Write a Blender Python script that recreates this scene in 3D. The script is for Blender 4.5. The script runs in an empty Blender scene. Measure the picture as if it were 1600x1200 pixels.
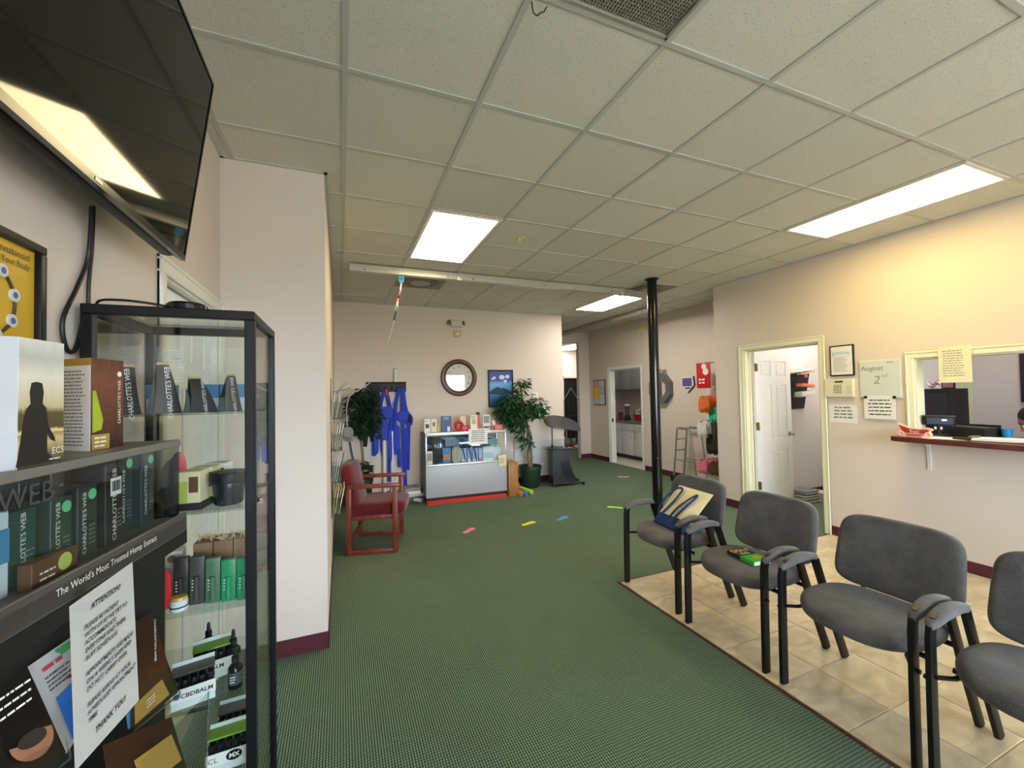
import bpy, bmesh, math, random
from mathutils import Vector, Matrix
R_ = math.radians
SC = bpy.context.scene
COL = SC.collection
# ------------------------------------------------------------------ camera
CAMH = 1.5503; FPX = 652.587; CZ = 2.9744
CF = Vector((0.37983070, 0.92474125, 0.02412992))
CR = Vector((0.92501259, -0.37943087, -0.01959409))
CU = Vector((0.00896382, -0.02976291, 0.99951679))
cam = bpy.data.objects.new('camera', bpy.data.cameras.new('camera')); COL.objects.link(cam)
cam.data.sensor_width = 36.0; cam.data.lens = FPX / 1600 * 36.0; cam.data.clip_start = 0.02
cam.matrix_world = Matrix(((CR.x, CU.x, -CF.x, 0), (CR.y, CU.y, -CF.y, 0), (CR.z, CU.z, -CF.z, CAMH), (0, 0, 0, 1)))
SC.camera = cam
def ray(u, v): return CF + CR * ((u - 800) / FPX) + CU * ((600 - v) / FPX)
def at(u, v, ax, val):
    d = ray(u, v); o = Vector((0, 0, CAMH)); i = 'xyz'.index(ax)
    return o + d * ((val - o[i]) / d[i])
# ------------------------------------------------------------------ world, exposure
SC.view_settings.view_transform = 'Standard'; SC.view_settings.look = 'None'
SC.view_settings.gamma = 1.0; SC.view_settings.use_curve_mapping = False
SC.view_settings.exposure = 0.92
W = bpy.data.worlds.new('sky'); SC.world = W; W.use_nodes = True
_n, _l = W.node_tree.nodes, W.node_tree.links       # overcast sky above, pavement-grey ground below the horizon
_tc = _n.new('ShaderNodeTexCoord'); _sp = _n.new('ShaderNodeSeparateXYZ'); _rp = _n.new('ShaderNodeValToRGB')
_rp.color_ramp.elements[0].position = 0.48; _rp.color_ramp.elements[0].color = (0.20, 0.20, 0.19, 1)
_rp.color_ramp.elements[1].position = 0.52; _rp.color_ramp.elements[1].color = (0.74, 0.85, 1.0, 1)
_mr = _n.new('ShaderNodeMapRange'); _mr.inputs[1].default_value = -1; _mr.inputs[2].default_value = 1
_l.new(_tc.outputs['Generated'], _sp.inputs[0]); _l.new(_sp.outputs[2], _mr.inputs[0]); _l.new(_mr.outputs[0], _rp.inputs[0]); _l.new(_rp.outputs[0], _n['Background'].inputs[0])
W.node_tree.nodes['Background'].inputs[1].default_value = SKY = 24.0
LIGHT_WARM = (1.0, 0.82, 0.44); LIGHT_YEL = (1.0, 0.78, 0.30); LIGHT_NEUT = (1.0, 0.93, 0.80)
LAMP_E = 8.2
# daylight enters by the storefront windows behind the viewer: a portal guides the sky's rays
for i, (x0, x1) in enumerate(((0.1, 2.3), (2.5, 4.6))):
    ld = bpy.data.lights.new('window_portal', 'AREA'); ld.shape = 'RECTANGLE'
    ld.size = x1 - x0; ld.size_y = 1.75; ld.cycles.is_portal = True
    lo = bpy.data.objects.new('window_portal', ld); COL.objects.link(lo)
    lo.location = ((x0 + x1) / 2, -2.62, 1.5); lo.rotation_euler = (R_(90), 0, 0)
# ------------------------------------------------------------------ materials
MATS = {}
def nodes(m):
    m.use_nodes = True; nt = m.node_tree; return nt, nt.nodes, nt.links, nt.nodes['Principled BSDF']
def lin(c):
    return tuple(((x / 255) / 12.92 if x / 255 <= 0.04045 else ((x / 255 + 0.055) / 1.055) ** 2.4) for x in c)
def mat(name, rgb, rough=0.5, metal=0.0, var=0.08, scale=14.0, bump=0.0, bscale=200.0, spec=None, srgb=True, sheen=0.0):
    """procedural material: base colour with a little noise variation and optional fine relief"""
    if name in MATS: return MATS[name]
    m = bpy.data.materials.new(name); MATS[name] = m
    nt, N, L, P = nodes(m)
    c = lin(rgb) if srgb else rgb
    P.inputs['Roughness'].default_value = rough; P.inputs['Metallic'].default_value = metal
    if spec is not None: P.inputs['Specular IOR Level'].default_value = spec
    if sheen: P.inputs['Sheen Weight'].default_value = sheen
    tc = N.new('ShaderNodeTexCoord')
    nz = N.new('ShaderNodeTexNoise'); nz.inputs['Scale'].default_value = scale; nz.inputs['Detail'].default_value = 3
    L.new(tc.outputs['Object'], nz.inputs['Vector'])
    mx = N.new('ShaderNodeMix'); mx.data_type = 'RGBA'
    mx.inputs[6].default_value = tuple(x * (1 - var) for x in c) + (1,)
    mx.inputs[7].default_value = tuple(min(1, x * (1 + var)) for x in c) + (1,)
    L.new(nz.outputs['Fac'], mx.inputs[0]); L.new(mx.outputs[2], P.inputs['Base Color'])
    if bump:
        n2 = N.new('ShaderNodeTexNoise'); n2.inputs['Scale'].default_value = bscale; n2.inputs['Detail'].default_value = 2
        L.new(tc.outputs['Object'], n2.inputs['Vector'])
        b = N.new('ShaderNodeBump'); b.inputs['Strength'].default_value = bump; b.inputs['Distance'].default_value = 0.002
        L.new(n2.outputs['Fac'], b.inputs['Height']); L.new(b.outputs['Normal'], P.inputs['Normal'])
    return m
def emis(name, rgb, strength, base=(200, 200, 200)):
    if name in MATS: return MATS[name]
    m = mat(name, base, 0.4, var=0.02); P = m.node_tree.nodes['Principled BSDF']
    P.inputs['Emission Color'].default_value = tuple(rgb) + (1,); P.inputs['Emission Strength'].default_value = strength
    return m
def glass(name, tint=(0.97, 0.985, 0.98), refl=1.0, rough=0.0):
    if name in MATS: return MATS[name]
    m = bpy.data.materials.new(name); MATS[name] = m; m.use_nodes = True
    nt = m.node_tree; N, L = nt.nodes, nt.links; N.clear()
    o = N.new('ShaderNodeOutputMaterial'); t = N.new('ShaderNodeBsdfTransparent'); t.inputs[0].default_value = tuple(tint) + (1,)
    g = N.new('ShaderNodeBsdfGlossy'); g.inputs['Roughness'].default_value = rough
    lw = N.new('ShaderNodeLayerWeight'); lw.inputs[0].default_value = 0.5
    pw = N.new('ShaderNodeMath'); pw.operation = 'POWER'; pw.inputs[1].default_value = 5.0; L.new(lw.outputs['Facing'], pw.inputs[0])
    fr = N.new('ShaderNodeMath'); fr.operation = 'MULTIPLY_ADD'; fr.inputs[1].default_value = 0.96; fr.inputs[2].default_value = 0.035; L.new(pw.outputs[0], fr.inputs[0])
    mu = N.new('ShaderNodeMath'); mu.operation = 'MULTIPLY'; mu.inputs[1].default_value = refl; mu.use_clamp = True
    mx = N.new('ShaderNodeMixShader'); L.new(fr.outputs[0], mu.inputs[0]); L.new(mu.outputs[0], mx.inputs[0])
    L.new(t.outputs[0], mx.inputs[1]); L.new(g.outputs[0], mx.inputs[2]); L.new(mx.outputs[0], o.inputs[0])
    return m
def wood(name, c1, c2, rough=0.4, scale=6.0, axis=2):
    if name in MATS: return MATS[name]
    m = bpy.data.materials.new(name); MATS[name] = m; nt, N, L, P = nodes(m)
    P.inputs['Roughness'].default_value = rough
    tc = N.new('ShaderNodeTexCoord'); mp = N.new('ShaderNodeMapping'); sc = [12, 12, 12]; sc[axis] = 1.2
    mp.inputs['Scale'].default_value = sc; nz = N.new('ShaderNodeTexNoise'); nz.inputs['Scale'].default_value = scale; nz.inputs['Detail'].default_value = 5
    rp = N.new('ShaderNodeValToRGB'); rp.color_ramp.elements[0].position = 0.35; rp.color_ramp.elements[1].position = 0.7
    rp.color_ramp.elements[0].color = lin(c1) + (1,); rp.color_ramp.elements[1].color = lin(c2) + (1,)
    L.new(tc.outputs['Object'], mp.inputs['Vector']); L.new(mp.outputs[0], nz.inputs['Vector']); L.new(nz.outputs['Fac'], rp.inputs[0]); L.new(rp.outputs[0], P.inputs['Base Color'])
    return m
# ------------------------------------------------------------------ geometry helpers
def rot(ax=0, ay=0, az=0):
    return Matrix.Rotation(R_(az), 3, 'Z') @ Matrix.Rotation(R_(ay), 3, 'Y') @ Matrix.Rotation(R_(ax), 3, 'X')
class B:
    """collects shapes; make() links them as one mesh object"""
    def __init__(s): s.bm = bmesh.new()
    def _mark(s): return set(s.bm.verts)
    def box(s, x0, x1, y0, y1, z0, z1, bev=0.0, seg=2, m=None):
        old = s._mark() if (bev or m) else None
        vs = [s.bm.verts.new(p) for p in ((x0,y0,z0),(x1,y0,z0),(x1,y1,z0),(x0,y1,z0),(x0,y0,z1),(x1,y0,z1),(x1,y1,z1),(x0,y1,z1))]
        fs = [s.bm.faces.new([vs[i] for i in q]) for q in ((0,3,2,1),(4,5,6,7),(0,1,5,4),(1,2,6,5),(2,3,7,6),(3,0,4,7))]
        if bev:
            es = set(e for f in fs for e in f.edges)
            bmesh.ops.bevel(s.bm, geom=list(es), offset=bev, segments=seg, profile=0.5, affect='EDGES')
        if m is not None:
            for v in s.bm.verts:
                if v not in old: v.co = m @ v.co
        return s
    def cbox(s, c, size, r=None, bev=0.0, seg=2):
        r = r if r is not None else Matrix.Identity(3)
        M = Matrix.Translation(Vector(c)) @ r.to_4x4(); a, b, d = (q / 2 for q in size)
        return s.box(-a, a, -b, b, -d, d, bev, seg, M)
    def ring(s, c, x, y, r, n, ry=None):
        ry = r if ry is None else ry
        return [s.bm.verts.new(c + x * (r * math.cos(2*math.pi*i/n)) + y * (ry * math.sin(2*math.pi*i/n))) for i in range(n)]
    def skin(s, rings, cap=True, closed=False):
        n = len(rings[0])
        pairs = list(zip(rings, rings[1:])) + ([(rings[-1], rings[0])] if closed else [])
        for a, b in pairs:
            for i in range(n):
                try: s.bm.faces.new((a[i], a[(i+1) % n], b[(i+1) % n], b[i]))
                except ValueError: pass
        if cap and not closed:
            s.bm.faces.new(list(reversed(rings[0]))); s.bm.faces.new(rings[-1])
        return s
    def cyl(s, p0, p1, r, n=12, r2=None):
        p0, p1 = Vector(p0), Vector(p1); d = (p1 - p0).normalized(); a = d.orthogonal().normalized(); b = d.cross(a)
        return s.skin([s.ring(p0, a, b, r, n), s.ring(p1, a, b, r if r2 is None else r2, n)])
    def tube(s, pts, r, n=8, flat=None, closed=False):
        """sweep along pts; r may be a list; flat=(w,h,up) sweeps a rounded rectangle-like oval"""
        pts = [Vector(p) for p in pts]; rings = []; a = None
        for i, p in enumerate(pts):
            q0 = pts[i-1] if (i or closed) else p; q1 = pts[(i+1) % len(pts)] if (i < len(pts)-1 or closed) else p
            d = (q1 - q0).normalized()
            if flat:
                up = Vector(flat[2]); x = d.cross(up)
                x = x.normalized() if x.length > 1e-6 else d.orthogonal().normalized(); y = x.cross(d).normalized()
                w, h = flat[0] / 2, flat[1] / 2
                rings.append([s.bm.verts.new(p + x*sx*w + y*sy*h) for sx, sy in ((-1,-.6),(-.8,-1),(.8,-1),(1,-.6),(1,.6),(.8,1),(-.8,1),(-1,.6))])
            else:
                a = d.orthogonal().normalized() if a is None else (a - d * a.dot(d)).normalized()
                b = d.cross(a); rr = r[i] if isinstance(r, (list, tuple)) else r
                rings.append(s.ring(p, a, b, rr, n))
        return s.skin(rings, closed=closed)
    def lathe(s, prof, c=(0,0,0), n=24, m=None, closed=False):
        """prof: list of (radius, z)"""
        c = Vector(c); m = m or Matrix.Identity(3); rings = []
        for r, z in prof:
            rings.append([s.bm.verts.new(c + m @ Vector((max(r,1e-4)*math.cos(2*math.pi*i/n), max(r,1e-4)*math.sin(2*math.pi*i/n), z))) for i in range(n)])
        return s.skin(rings, closed=closed)
    def prism(s, poly, a, b, axis='y', m=None):
        """extrude 2-D polygon: axis 'x' poly=(y,z), 'y' poly=(x,z), 'z' poly=(x,y)"""
        def P(p, t): 
            v = {'x': (t, p[0], p[1]), 'y': (p[0], t, p[1]), 'z': (p[0], p[1], t)}[axis]
            return (m @ Vector(v)) if m is not None else Vector(v)
        A = [s.bm.verts.new(P(p, a)) for p in poly]; C = [s.bm.verts.new(P(p, b)) for p in poly]; n = len(poly)
        s.bm.faces.new(A); s.bm.faces.new(list(reversed(C)))
        for i in range(n): s.bm.faces.new((A[i], C[i], C[(i+1) % n], A[(i+1) % n]))
        return s
    def ball(s, c, r, n=12, sq=(1,1,1), m=None):
        M = Matrix.Translation(Vector(c)) @ (m.to_4x4() if m else Matrix.Identity(4)) @ Matrix.Diagonal((r*sq[0], r*sq[1], r*sq[2], 1))
        bmesh.ops.create_uvsphere(s.bm, u_segments=n, v_segments=max(6, n*2//3), radius=1, matrix=M); return s
    def quad(s, *ps):
        s.bm.faces.new([s.bm.verts.new(p) for p in ps]); return s
    def grid(s, fn, nu, nv, thick=None):
        """surface fn(u,v)->point, u,v in 0..1; thick: solidify along normals"""
        V = [[s.bm.verts.new(fn(i/nu, j/nv)) for j in range(nv+1)] for i in range(nu+1)]
        for i in range(nu):
            for j in range(nv): s.bm.faces.new((V[i][j], V[i+1][j], V[i+1][j+1], V[i][j+1]))
        if thick:
            s.bm.normal_update()
            bmesh.ops.solidify(s.bm, geom=[f for r in [s.bm.faces] for f in r], thickness=thick)
        return s
    def make(s, name, material, parent=None, smooth=True, ang=35, norm=True):
        if norm: bmesh.ops.recalc_face_normals(s.bm, faces=s.bm.faces)
        me = bpy.data.meshes.new(name); s.bm.to_mesh(me); s.bm.free()
        if material: me.materials.append(material)
        if smooth:
            me.polygons.foreach_set('use_smooth', [True] * len(me.polygons)); me.set_sharp_from_angle(angle=R_(ang))
        return link(name, me, parent)
def link(name, me, parent=None):
    o = bpy.data.objects.new(name, me); COL.objects.link(o)
    if parent is not None: o.parent = parent
    return o
def thing(name, label, cat, loc=(0,0,0), rz=0.0, group=None):
    o = bpy.data.objects.new(name, None); COL.objects.link(o); o.empty_display_size = 0.05
    o.location = loc; o.rotation_euler = (0, 0, R_(rz))
    return tag(o, label, cat, group)
def tag(o, label=None, cat=None, group=None, kind=None):
    if label: o['label'] = label
    if cat: o['category'] = cat
    if group: o['group'] = group
    if kind: o['kind'] = kind
    return o
def struct(b, name, m, parent=None, **k):
    o = b.make(name, m, parent, **k)
    if parent is None: o['kind'] = 'structure'
    return o
def copy_tree(o, parent=None):
    c = o.copy(); COL.objects.link(c)
    if parent is not None: c.parent = parent
    for ch in list(o.children): copy_tree(ch, c)
    return c
TEXTS = []
def text(s, size, material, parent, o, xd, yd, align='CENTER', name='lettering', shear=0.0, bold=0.0, sx=1.0):
    """flat lettering lying on a surface; o = anchor, xd = reading direction, yd = up (parent space)"""
    cu = bpy.data.curves.new(name, 'FONT'); cu.body = s; cu.size = size; cu.align_x = align; cu.align_y = 'CENTER'
    cu.shear = shear; cu.offset = bold; cu.resolution_u = 2; cu.space_line = 1.0
    t = bpy.data.objects.new('text_source', cu); COL.objects.link(t)
    x = Vector(xd).normalized(); y = Vector(yd).normalized(); z = x.cross(y).normalized()
    m = Matrix(((x.x*sx, y.x, z.x, o[0]), (x.y*sx, y.y, z.y, o[1]), (x.z*sx, y.z, z.z, o[2]), (0,0,0,1)))
    TEXTS.append((t, m, material, parent, name))
def flush_texts():
    bpy.context.view_layer.update(); dg = bpy.context.evaluated_depsgraph_get()
    for t, m, ma, parent, name in TEXTS:
        me = bpy.data.meshes.new_from_object(t.evaluated_get(dg)); me.transform(m); me.name = name
        me.materials.clear(); me.materials.append(ma); link(name, me, parent)
    for t, *_ in TEXTS: bpy.data.objects.remove(t)
    TEXTS.clear()
def panel(parent, name, m, o, xd, yd, w, h, t=0.0006, lift=0.0):
    """thin slab with its centre at o, facing xd x yd"""
    x = Vector(xd).normalized(); y = Vector(yd).normalized(); z = x.cross(y)
    M = Matrix(((x.x,y.x,z.x,o[0]),(x.y,y.y,z.y,o[1]),(x.z,y.z,z.z,o[2]),(0,0,0,1)))
    return B().box(-w/2, w/2, -h/2, h/2, lift, lift + t, m=M).make(name, m, parent, smooth=False)
def wordlines(parent, m, o, xd, yd, w, rows, pitch, hgt, seed=1, lift=0.0012, name='printed_text', fill=0.9, centre=False):
    """rows of small printed words, centred on o"""
    rnd = random.Random(seed); x = Vector(xd).normalized(); y = Vector(yd).normalized(); z = x.cross(y); o = Vector(o); b = B()
    for r in range(rows):
        f = fill[r] if isinstance(fill, (list, tuple)) else fill * rnd.uniform(.8, 1.0)
        yy = (rows - 1) / 2 * pitch - r * pitch; xx = -w * f / 2 if centre else -w / 2; end = xx + w * f
        while xx < end - hgt:
            l = min(hgt * rnd.uniform(1.5, 5), end - xx); p = o + z * lift
            b.quad(p + x*xx + y*(yy-hgt/2), p + x*(xx+l) + y*(yy-hgt/2), p + x*(xx+l) + y*(yy+hgt/2), p + x*xx + y*(yy+hgt/2)); xx += l + hgt * .7
    o_ = b.make(name, m, parent, smooth=False, norm=False); o_['kind'] = 'stuff'; return o_
# ================================================================== structure
XL, XR, XH, YC, YB, YR, YE, YD = -0.643, 4.78, 5.52, 2.88, 6.69, -2.6, 4.25, 8.55
XC = -0.085; XBE = 3.75; ZT = 3.10
WALL = mat('wall_paint', (214, 201, 190), 0.85, var=0.03, scale=3, bump=0.15, bscale=260)
WALLW = mat('office_wall_paint', (226, 222, 222), 0.8, var=0.02, scale=3)
TRIMW = mat('trim_paint', (226, 224, 212), 0.45, var=0.02)
MAROON = mat('vinyl_cove_base', (82, 30, 42), 0.45, var=0.12)
# carpet: rows of pale loops on dark green
def carpet_mat():
    m = bpy.data.materials.new('carpet_loop'); MATS['carpet'] = m; nt, N, L, P = nodes(m); P.inputs['Roughness'].default_value = 0.95
    P.inputs['Specular IOR Level'].default_value = 0.15
    tc = N.new('ShaderNodeTexCoord'); sp = N.new('ShaderNodeSeparateXYZ'); L.new(tc.outputs['Object'], sp.inputs[0])
    def sn(inp, k, ph=None):
        a = N.new('ShaderNodeMath'); a.operation = 'MULTIPLY'; L.new(inp, a.inputs[0]); a.inputs[1].default_value = k
        if ph is not None:
            d = N.new('ShaderNodeMath'); d.operation = 'ADD'; L.new(a.outputs[0], d.inputs[0]); L.new(ph, d.inputs[1]); a = d
        s = N.new('ShaderNodeMath'); s.operation = 'SINE'; L.new(a.outputs[0], s.inputs[0]); return s.outputs[0]
    nz = N.new('ShaderNodeTexNoise'); nz.inputs['Scale'].default_value = 60; L.new(tc.outputs['Object'], nz.inputs['Vector'])
    ph = N.new('ShaderNodeMath'); ph.operation = 'MULTIPLY'; ph.inputs[1].default_value = 3.0; L.new(nz.outputs['Fac'], ph.inputs[0])
    k = 2 * math.pi / 0.0118
    sx = sn(sp.outputs[0], k); sy = sn(sp.outputs[1], k * 0.8, ph.outputs[0])
    ad = N.new('ShaderNodeMath'); ad.operation = 'ADD'; L.new(sx, ad.inputs[0])
    hl = N.new('ShaderNodeMath'); hl.operation = 'MULTIPLY'; hl.inputs[1].default_value = 0.55; L.new(sy, hl.inputs[0]); L.new(hl.outputs[0], ad.inputs[1])
    rp = N.new('ShaderNodeMapRange'); rp.inputs[1].default_value = -1.3; rp.inputs[2].default_value = 1.5; L.new(ad.outputs[0], rp.inputs[0])
    cr = N.new('ShaderNodeValToRGB'); e = cr.color_ramp.elements
    e[0].position = 0.25; e[0].color = lin((52, 74, 61)) + (1,); e[1].position = 1.0; e[1].color = lin((152, 167, 142)) + (1,)
    md = cr.color_ramp.elements.new(0.6); md.color = lin((95, 117, 96)) + (1,)
    L.new(rp.outputs[0], cr.inputs[0])
    n2 = N.new('ShaderNodeTexNoise'); n2.inputs['Scale'].default_value = 1.6; n2.inputs['Detail'].default_value = 4; L.new(tc.outputs['Object'], n2.inputs['Vector'])
    mr = N.new('ShaderNodeMapRange'); mr.inputs[3].default_value = 0.86; mr.inputs[4].default_value = 1.12; L.new(n2.outputs['Fac'], mr.inputs[0])
    mx = N.new('ShaderNodeMix'); mx.data_type = 'RGBA'; mx.blend_type = 'MULTIPLY'; mx.inputs[0].default_value = 1
    L.new(cr.outputs[0], mx.inputs[6]); L.new(mr.outputs[0], mx.inputs[7]); L.new(mx.outputs[2], P.inputs['Base Color'])
    bp = N.new('ShaderNodeBump'); bp.inputs['Strength'].default_value = 0.5; bp.inputs['Distance'].default_value = 0.003
    L.new(rp.outputs[0], bp.inputs['Height']); L.new(bp.outputs[0], P.inputs['Normal'])
    return m
CARPET = carpet_mat()
fl = B().box(-0.85, 9.0, YR - 0.2, 13.0, -0.1, 0.0); floor = struct(fl, 'floor', CARPET, smooth=False)
# tiled strip along the reception wall; every tile its own piece
def tile_mat():
    m = bpy.data.materials.new('ceramic_tile'); nt, N, L, P = nodes(m); P.inputs['Roughness'].default_value = 0.32
    oi = N.new('ShaderNodeObjectInfo'); tc = N.new('ShaderNodeTexCoord')
    mp = N.new('ShaderNodeMapping'); mp.inputs['Scale'].default_value = (1, 1.6, 1)
    cb = N.new('ShaderNodeCombineXYZ'); ml = N.new('ShaderNodeMath'); ml.operation = 'MULTIPLY'; ml.inputs[1].default_value = 40
    L.new(oi.outputs['Random'], ml.inputs[0]); L.new(ml.outputs[0], cb.inputs[0]); L.new(ml.outputs[0], cb.inputs[2])
    L.new(cb.outputs[0], mp.inputs['Location']); L.new(tc.outputs['Object'], mp.inputs['Vector'])
    nz = N.new('ShaderNodeTexNoise'); nz.inputs['Scale'].default_value = 5.5; nz.inputs['Detail'].default_value = 7; nz.inputs['Distortion'].default_value = 1.1
    L.new(mp.outputs[0], nz.inputs['Vector'])
    rp = N.new('ShaderNodeValToRGB'); e = rp.color_ramp.elements
    e[0].position = 0.3; e[0].color = lin((184, 167, 138)) + (1,); e[1].position = 0.72; e[1].color = lin((224, 209, 178)) + (1,)
    L.new(nz.outputs['Fac'], rp.inputs[0])
    hs = N.new('ShaderNodeHueSaturation'); mr = N.new('ShaderNodeMapRange'); mr.inputs[3].default_value = 0.9; mr.inputs[4].default_value = 1.06
    L.new(oi.outputs['Random'], mr.inputs[0]); L.new(mr.outputs[0], hs.inputs['Value']); L.new(rp.outputs[0], hs.inputs['Color'])
    L.new(hs.outputs[0], P.inputs['Base Color'])
    return m
TILE = tile_mat(); GROUT = mat('grout', (208, 196, 172), 0.9)
XT0, TP, TY0 = 2.085, 0.3285, 2.85
gr = struct(B().box(XT0, XR, YR, TY0, 0.0, 0.0045), 'floor_tiled', GROUT, smooth=False)
tm = {}
nx = int((XR - XT0) / TP) + 1; ny = int((TY0 - YR) / TP) + 1
for i in range(nx):
    for j in range(ny):
        x0 = XT0 + i * TP; y1 = TY0 - j * TP; x1 = min(x0 + TP, XR - 0.012); y0 = max(y1 - TP, YR + 0.01)
        w, h = x1 - x0 - 0.006, y1 - y0 - 0.006
        if w < 0.03 or h < 0.03: continue
        k = (round(w, 3), round(h, 3))
        if k not in tm:
            o = B().box(-w/2, w/2, -h/2, h/2, 0.002, 0.0078, bev=0.0015, seg=1).make('tile', TILE, gr); tm[k] = o.data
        else: o = link('tile', tm[k], gr)
        o.location = ((x0 + x1) / 2, (y0 + y1) / 2, 0)
struct(B().box(XT0 - 0.016, XT0 + 0.003, YR, TY0 + 0.012, 0.0, 0.010, bev=0.003).box(XT0 - 0.016, XR, TY0 - 0.003, TY0 + 0.012, 0, 0.010, bev=0.003), 'trim_1', wood('threshold_wood', (70, 34, 28), (110, 58, 46), 0.5))
# ---------------- walls
def wallx(name, x0, x1, y0, y1, holes=(), m=WALL):      # slab normal to X with rectangular openings (ya,yb,za,zb)
    b = B(); ys = sorted({y0, y1, *[h[0] for h in holes], *[h[1] for h in holes]})
    for a, c in zip(ys, ys[1:]):
        hs = [h for h in holes if h[0] <= a + 1e-6 and h[1] >= c - 1e-6]
        if not hs: b.box(x0, x1, a, c, 0, ZT)
        else:
            if hs[0][2] > 0: b.box(x0, x1, a, c, 0, hs[0][2])
            b.box(x0, x1, a, c, hs[0][3], ZT)
    bmesh.ops.remove_doubles(b.bm, verts=b.bm.verts, dist=1e-5)
    return struct(b, name, m, smooth=False)
wallx('wall_left', XL - 0.12, XL, YR, YC, [(2.03, 2.82, 0, 2.05)])
struct(B().box(XL - 0.12, XC, YC, YB, 0, ZT), 'wall_return', WALL, smooth=False)
struct(B().box(XL - 0.12, XBE, YB, YB + 0.12, 0, ZT), 'wall_back', WALL, smooth=False)
DY0, DY1 = 2.90, 3.81     # office door opening in the right wall
WY0, WY1, WZ0, WZ1 = 0.35, 2.10, 1.07, 1.80
wallx('wall_right', XR, XR + 0.12, YR, YE, [(WY0, WY1, WZ0, WZ1), (DY0, DY1, 0, 2.05)])
struct(B().box(XR + 0.12, XH + 1.6, YE - 0.12, YE, 0, ZT), 'wall_recess', WALL, smooth=False)
KY0, KY1 = 6.70, 7.73
wallx('wall_hall', XH, XH + 0.12, YE, YD, [(KY0, KY1, 0, 2.04)])
# end of hall: stub, header over the opening, far room
struct(B().box(5.24, 5.87, YD, YD + 0.12, 0, ZT).box(XBE, 5.24, YD, YD + 0.12, 2.74, ZT), 'wall_hall_end', WALL, smooth=False)
struct(B().box(XBE - 0.12, XBE, YB + 0.12, 12.6, 0, ZT), 'wall_hall_left', WALL, smooth=False)
HALLW = mat('hall_white_paint', (232, 226, 228), 0.8, var=0.02)
struct(B().box(XBE, 6.98, 12.4, 12.52, 0, ZT).box(6.98, 8.4, 12.4, 12.52, 2.05, ZT).box(8.3, 8.42, YD, 12.4, 0, ZT).box(5.87, 8.3, 9.2, 9.32, 0, ZT).box(5.75, 5.87, YD + 0.12, 9.32, 0, ZT), 'wall_far', HALLW, smooth=False)
struct(B().box(6.7, 8.5, 13.0, 13.1, 0, ZT).box(6.7, 6.8, 12.52, 13.0, 0, ZT).box(8.4, 8.5, 12.52, 13.0, 0, ZT), 'wall_far_closet', mat('closet_dark', (30, 26, 26), 0.8), smooth=False)
struct(B().box(XL - 0.12, XR + 0.12, YR - 0.12, YR, 0, 0.62).box(XL - 0.12, XR + 0.12, YR - 0.12, YR, 2.38, ZT)
       .box(XL - 0.12, 0.1, YR - 0.12, YR, 0.62, 2.38).box(2.3, 2.5, YR - 0.12, YR, 0.62, 2.38).box(4.6, XR + 0.12, YR - 0.12, YR, 0.62, 2.38), 'wall_rear', WALL, smooth=False)
# office behind the open door, reception room, pantry
struct(B().box(7.0, 7.12, YR, YE, 0, ZT).box(XR + 0.12, 7.0, 2.55, 2.67, 0, ZT).box(XR + 0.12, 7.0, YE - 0.24, YE - 0.12, 0, ZT), 'wall_office', WALLW, smooth=False)
struct(B().box(XR + 0.12, 7.12, YR - 0.12, YR, 0, ZT).box(6.66, 7.0, YR, 2.55, 0, ZT), 'wall_reception', mat('reception_paint', (206, 198, 200), 0.8, var=0.02), smooth=False)
struct(B().box(6.78, 6.9, YE, 9.2, 0, ZT).box(XH + 0.12, 6.8, 9.1, 9.2, 0, ZT).box(XH + 0.12, 6.8, 6.0, 6.1, 0, ZT), 'wall_pantry', WALL, smooth=False)
struct(B().box(XH + 0.002, 6.78, 6.1, 9.1, 0.0, 0.006), 'floor_pantry', mat('pantry_vinyl', (206, 204, 190), 0.4, var=0.05), smooth=False)
# ---------------- cove baseboards
def bb(name, segs, h=0.102, t=0.006):
    b = B()
    for x0, x1, y0, y1 in segs: b.box(x0, x1, y0, y1, 0, h, bev=0.002, seg=1)
    return struct(b, name, MAROON)
bb('baseboard_left', [(XL, XL + 0.006, YR, 1.965)])
bb('baseboard_return', [(XL, XC + 0.006, YC - 0.006, YC), (XC, XC + 0.006, YC - 0.006, YB)])
bb('baseboard_back', [(XC, XBE, YB - 0.006, YB), (XBE, XBE + 0.006, YB - 0.006, YD)])
bb('baseboard_right', [(XR - 0.006, XR, YR, DY0 - 0.065), (XR - 0.006, XR, DY1 + 0.065, YE + 0.006)])
bb('baseboard_hall', [(XH - 0.006, XH, YE, KY0 - 0.065), (XH - 0.006, XH, KY1 + 0.065, YD), (5.24, XH, YD - 0.006, YD)])
bb('baseboard_office', [(6.994, 7.0, 2.67, YE - 0.24), (XR + 0.13, 6.99, YE - 0.246, YE - 0.24)])
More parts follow.
